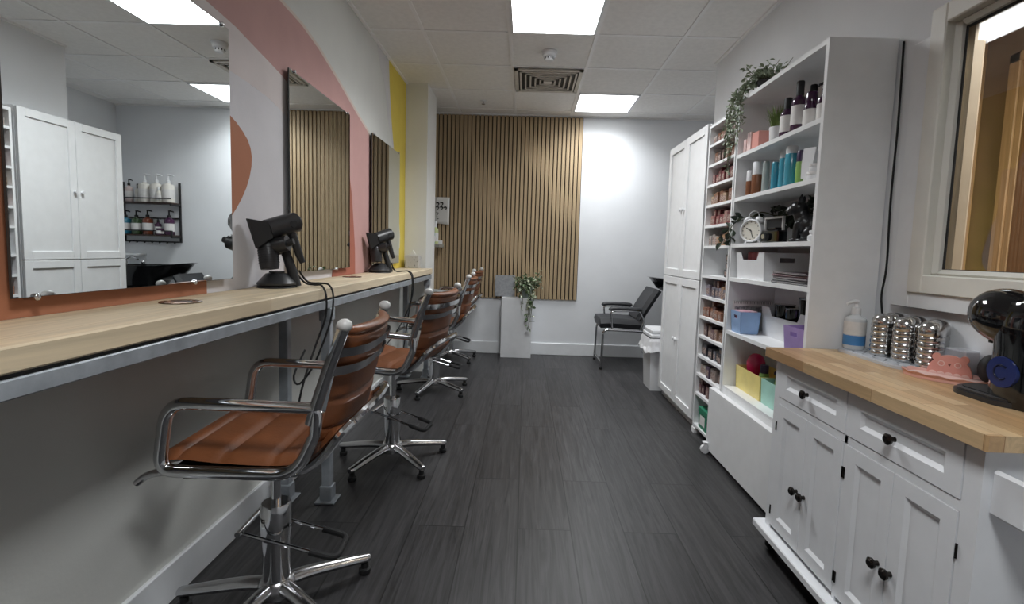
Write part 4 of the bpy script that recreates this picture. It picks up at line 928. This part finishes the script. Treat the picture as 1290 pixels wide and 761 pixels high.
M().box((.965, 1.01, .070), (1.405, 1.965, .0995), .004).build('base_plate', cart_m, t)
for (x, y) in ((1.02, 1.90), (1.02, 1.07), (1.36, 1.90), (1.36, 1.07)): caster(t, x, y, .026, rubber)
def panel_front(name, y0, y1, z0, z1, inset, depth=.014):
    """inset-panel front facing -X: frame ring, sunken bead, raised field"""
    x = KX0 - .002; m = M(); iy0, iy1, iz0, iz1 = y0 + inset[0], y1 - inset[0], z0 + inset[1], z1 - inset[1]
    m.box((x, y0, z0), (x + depth, iy0, z1)).box((x, iy1, z0), (x + depth, y1, z1)).box((x, iy0, z0), (x + depth, iy1, iz0)).box((x, iy0, iz1), (x + depth, iy1, z1))
    # sloping bead
    e = .012; d = .008
    o_ = [(iy0, iz0), (iy1, iz0), (iy1, iz1), (iy0, iz1)]; i_ = [(iy0 + e, iz0 + e), (iy1 - e, iz0 + e), (iy1 - e, iz1 - e), (iy0 + e, iz1 - e)]
    vs = [(x, a, c) for a, c in o_] + [(x + d, a, c) for a, c in i_]
    m.add(vs, [(j, (j + 1) % 4, 4 + (j + 1) % 4, 4 + j) for j in range(4)] + [(4, 5, 6, 7)])
    return m.build(name, cart_m, t, smooth=0)
def kknob(o, y, z):
    x = KX0 - .002
    M().tube([(x, y, z), (x - .012, y, z), (x - .015, y, z), (x - .022, y, z), (x - .027, y, z)], [.007, .006, .014, .0155, .009], 18).build('knob', knob_m, o)
def khinge(o, y, z): M().cyl((KX0 - .002, y, z - .017), (KX0 - .002, y, z + .017), .0028, seg=10).build('hinge', knob_m, o)
for (y0, y1) in ((1.494, 1.886), (1.088, 1.474)):
    o = panel_front('drawer', y0, y1, .632, .763, (.046, .040)); kknob(o, (y0 + y1) / 2 + .01, .692)
for (y0, y1, ky, hy) in ((1.693, 1.886, 1.72, 1.892), (1.494, 1.690, 1.673, 1.488), (1.284, 1.474, 1.31, 1.480), (1.088, 1.281, 1.262, 1.082)):
    o = panel_front('door', y0, y1, .118, .603, (.042, .042)); kknob(o, ky, .333); khinge(o, hy, .513); khinge(o, hy, .175)
rk = M().box((1.015, .945, .625), (1.30, .958, .725), .006).box((1.015, .958, .625), (1.03, KY0, .725), .006).box((1.285, .958, .625), (1.30, KY0, .725), .006).box((1.03, .958, .625), (1.285, KY0, .64), .002)
rk.build('side_rack', cart_m, t)
# things on the cart
CZ = .8085
t = thing('drip_mat', 'pale grey perforated drip tray on the wooden cart top', 'tray', (1.325, 1.785, CZ))
def rrect(hx, hy, r, n=5):
    out = []
    for (cx, cy, a0) in ((hx - r, hy - r, 0), (-hx + r, hy - r, 90), (-hx + r, -hy + r, 180), (hx - r, -hy + r, 270)):
        for k in range(n + 1): a = math.radians(a0 + 90 * k / n); out.append((cx + r * math.cos(a), cy + r * math.sin(a)))
    return out
tr = M().prism(rrect(.092, .176, .045), 2, 0, .010); tr.prism(rrect(.086, .170, .042), 2, .010, .013); tr.build('tray', mat('pale_grey_plastic', (192, 196, 202), .4), t)
hl = M()
for i in range(-3, 4):
    for j in range(-5, 6):
        if (i + j) % 2 == 0: hl.cyl((i * .024, j * .028, .0128), (i * .024, j * .028, .0134), .0045, seg=10)
hl.build('drain_holes', mat('dark_hole', (40, 42, 50), .7), t)
def canister(x, y, label):
    t = thing('canister', label, 'canister', (x, y, CZ + .0135), 0, 'stacked steel canisters on the drip tray')
    pr = [(.034, 0)]
    for k in range(5):
        z = k * .021; pr += [(.0340, z + .0004), (.0356, z + .002), (.0366, z + .007), (.0366, z + .013), (.0356, z + .0175), (.0340, z + .0196)]
    M().lathe(pr, seg=28).build('stacked_body', steel, t)
    M().lathe([(.0355, .105), (.0365, .107), (.0365, .122), (.034, .135), (.026, .146), (.014, .152), (0, .154)], seg=28).build('dome_lid', steel, t)
canister(1.308, 1.800, 'ribbed steel canister nearest the pump bottle, front row'); canister(1.318, 1.706, 'ribbed steel canister in the middle of the front row')
canister(1.326, 1.607, 'ribbed steel canister nearest the pink dish, front row')
canister(1.383, 1.850, 'dome-lidded steel canister behind the far end one'); canister(1.383, 1.750, 'dome-lidded steel canister behind the middle one'); canister(1.383, 1.658, 'dome-lidded steel canister behind the near end one')
t = bottle('pump_bottle', 'clear pump bottle with blue and white label on the cart', 'bottle', (1.288, 1.922, CZ + .0135), .037, .19, mat('translucent_plastic', (228, 232, 235), .2, trans=.12), white_pl, pump=True, neck=.38, lab=(.30, .56))
M().lathe([(.0376, .016), (.0376, .054)], seg=20).build('blue_label', mat('label_blue', (74, 136, 196), .5), t)
t = thing('soap_dish', 'pink scalloped dish with an upright animal face on the cart', 'dish', (1.296, 1.505, CZ), math.radians(36))
dp = mat('pink_silicone', (222, 172, 160), .45); dp2 = mat('pale_pink_silicone', (230, 198, 190), .45)
n = 48; ed = [(.062 * math.cos(a), .105 * math.sin(a)) for a in [2 * PI * k / n for k in range(n)]]
m_ = M().prism(ed, 2, 0, .008)
vs = [(x, y, .008) for x, y in ed] + [(x * 1.10, y * 1.06, .017 + .002 * math.cos(12 * 2 * PI * k / n)) for k, (x, y) in enumerate(ed)] + [(x * 1.02, y * 1.0, .016 + .002 * math.cos(12 * 2 * PI * k / n)) for k, (x, y) in enumerate(ed)] + [(x * .92, y * .94, .0085) for x, y in ed]
m_.add(vs, [(i * n + j, i * n + (j + 1) % n, (i + 1) * n + (j + 1) % n, (i + 1) * n + j) for i in range(3) for j in range(n)]); m_.build('dish', dp, t)
M().prism([(x * .9, y * .9) for x, y in ed], 2, .008, .009).build('dish_floor', dp2, t)
fc = [(.055 * math.cos(a), .009 + .062 * math.sin(a)) for a in [PI * k / 24 for k in range(25)]]
fx = .030
fp = M().prism([(a, b_) for a, b_ in fc], 0, fx, fx + .010)
for sg in (-1, 1): fp.prism([(sg * .034 + .011 * math.cos(a), .062 + .012 * math.sin(a)) for a in [2 * PI * k / 14 for k in range(14)]], 0, fx + .0005, fx + .0095)
fo = fp.build('face', mat('coral_silicone', (214, 152, 140), .45), t)
ey = M()
for sg in (-1, 1): ey.tube([(fx - .0006, sg * .020 + .0075 * math.cos(a), .043 + .0075 * math.sin(a)) for a in [2 * PI * k / 18 for k in range(18)]], .0014, 6, closed=True)
ey.build('eye_ring', dp2, fo)
M().prism([(-.004, .044), (.004, .044), (.0, .036)], 0, fx - .001, fx + .002).build('nose', mat('brown_nose', (110, 62, 52), .5), fo)
sc_ = M()
for k in range(5): sc_.prism([((k - 2) * .020 + .010 * math.cos(a), .010 + .008 * math.sin(a)) for a in [PI * q_ / 8 for q_ in range(9)]], 0, fx - .0015, fx + .001)
sc_.build('scallops', dp2, fo)
tag(M().box((-.026, -.036, 0), (.026, .036, .085), .004).box((-.0265, -.025, .02), (.02, .025, .06), .001, 1).build('sponge_pack', [mat('clear_white_film', (206, 208, 216), .25), pk2], None, (1.388, 1.560, CZ), math.radians(4)), 'small white and pink packet behind the pink dish', 'packet')
tag(M().sphere((0, 0, .045), (.032, .032, .045), 18, 10).build('round_brush', matte_bk, None, (1.386, 1.455, CZ)), 'black rounded brush head behind the pink dish', 'brush')
# coffee machine
t = thing('coffee_machine', 'glossy black round-headed coffee machine on the cart corner', 'coffee machine', (1.272, 1.255, CZ), math.radians(-90))
lo = M(); vs = []; S = 24
prof = [(.0, .02, .078, .060), (.03, .02, .076, .060), (.09, .02, .074, .060), (.14, .022, .074, .062), (.18, .022, .074, .066), (.21, .022, .072, .066), (.24, .022, .066, .060), (.262, .020, .05, .048), (.272, .018, .02, .02)]
for (z, ox, rx, ry) in prof:
    for j in range(S): a = 2 * PI * j / S; vs.append((ox + rx * math.copysign(abs(math.cos(a)) ** .8, math.cos(a)), ry * math.copysign(abs(math.sin(a)) ** .8, math.sin(a)), z))
lo.add(vs, [(i * S + j, i * S + (j + 1) % S, (i + 1) * S + (j + 1) % S, (i + 1) * S + j) for i in range(len(prof) - 1) for j in range(S)] + [tuple(range(S - 1, -1, -1)), tuple((len(prof) - 1) * S + j for j in range(S))])
lo.build('body', gloss_bk, t)
M().sphere((-.046, 0, .219), (.094, .078, .073), 28, 16, rot=Matrix.Rotation(.25, 3, 'Y')).build('head', gloss_bk, t)
M().cyl((-.075, 0, .175), (-.075, 0, .145), .02, .016, 16).build('spout', matte_bk, t)
M().prism([(x - .040, y) for x, y in rrect(.098, .080, .06, 8)], 2, 0, .012).prism([(x - .040, y) for x, y in rrect(.092, .074, .056, 8)], 2, .012, .018).build('drip_tray', black_pl, t)
M().prism([(x - .055, y) for x, y in rrect(.075, .055, .045, 8)], 2, .018, .020).build('drip_grid', matte_bk, t)
bd_ = M().tube([(.012, -.0540, .085), (.012, -.0645, .085)], [.041, .039], 28); bo_ = bd_.build('emblem', mat('royal_blue_plastic', (24, 40, 96), .3), t)
M().tube([(.012 + .018 * math.cos(a), -.0650, .085 + .018 * math.sin(a)) for a in [2 * PI * k / 24 for k in range(3, 22)]], .0022, 6).build('emblem_ring', mat('navy_plastic', (12, 20, 52), .3), bo_)

# ------------------------------------------------------------------ camera
f_px, cx, cy = 623.32, 655.31, 368.83
yaw, pit, rol = -9.378e-3, 8.404e-2, 2.9653e-2
F = Vector((math.sin(yaw) * math.cos(pit), math.cos(yaw) * math.cos(pit), -math.sin(pit)))
r0 = Vector((math.cos(yaw), -math.sin(yaw), 0)); u0 = r0.cross(F)
r1 = r0 * math.cos(rol) + u0 * math.sin(rol); u1 = u0 * math.cos(rol) - r0 * math.sin(rol)
cam = bpy.data.cameras.new('camera'); co = bpy.data.objects.new('camera', cam); C.objects.link(co)
mw = Matrix(((r1.x, u1.x, -F.x, 0), (r1.y, u1.y, -F.y, 0), (r1.z, u1.z, -F.z, 1.162), (0, 0, 0, 1)))
co.matrix_world = mw
cam.sensor_fit = 'HORIZONTAL'; cam.sensor_width = 36; cam.lens = f_px / 1290 * 36
cam.shift_x = -(cx - 645) / 1290; cam.shift_y = (cy - 380.5) / 1290; cam.clip_start = .02
sc = bpy.context.scene; sc.camera = co

# ------------------------------------------------------------------ light and view
la = bpy.data.lights.new('corridor_fill', 'AREA'); la.energy = 52; la.size = .5; la.color = (1, .93, .82)  # unseen fill light added to brighten the corridor behind the glass
lo_ = bpy.data.objects.new('corridor_fill', la); C.objects.link(lo_); lo_.location = (2.3, 1.2, 2.6)
wd = bpy.data.worlds.new('world'); sc.world = wd; wd.use_nodes = True
wd.node_tree.nodes['Background'].inputs[0].default_value = (.5, .52, .55, 1); wd.node_tree.nodes['Background'].inputs[1].default_value = .02
sc.view_settings.view_transform = 'Standard'; sc.view_settings.look = 'None'; sc.view_settings.gamma = 1; sc.view_settings.use_curve_mapping = False
sc.view_settings.exposure = 0.85
sc.cycles.max_bounces = 10; sc.cycles.diffuse_bounces = 5; sc.cycles.glossy_bounces = 6; sc.cycles.transmission_bounces = 8
sc.cycles.use_denoising = True; sc.cycles.caustics_reflective = False; sc.cycles.caustics_refractive = False; sc.cycles.sample_clamp_indirect = 6
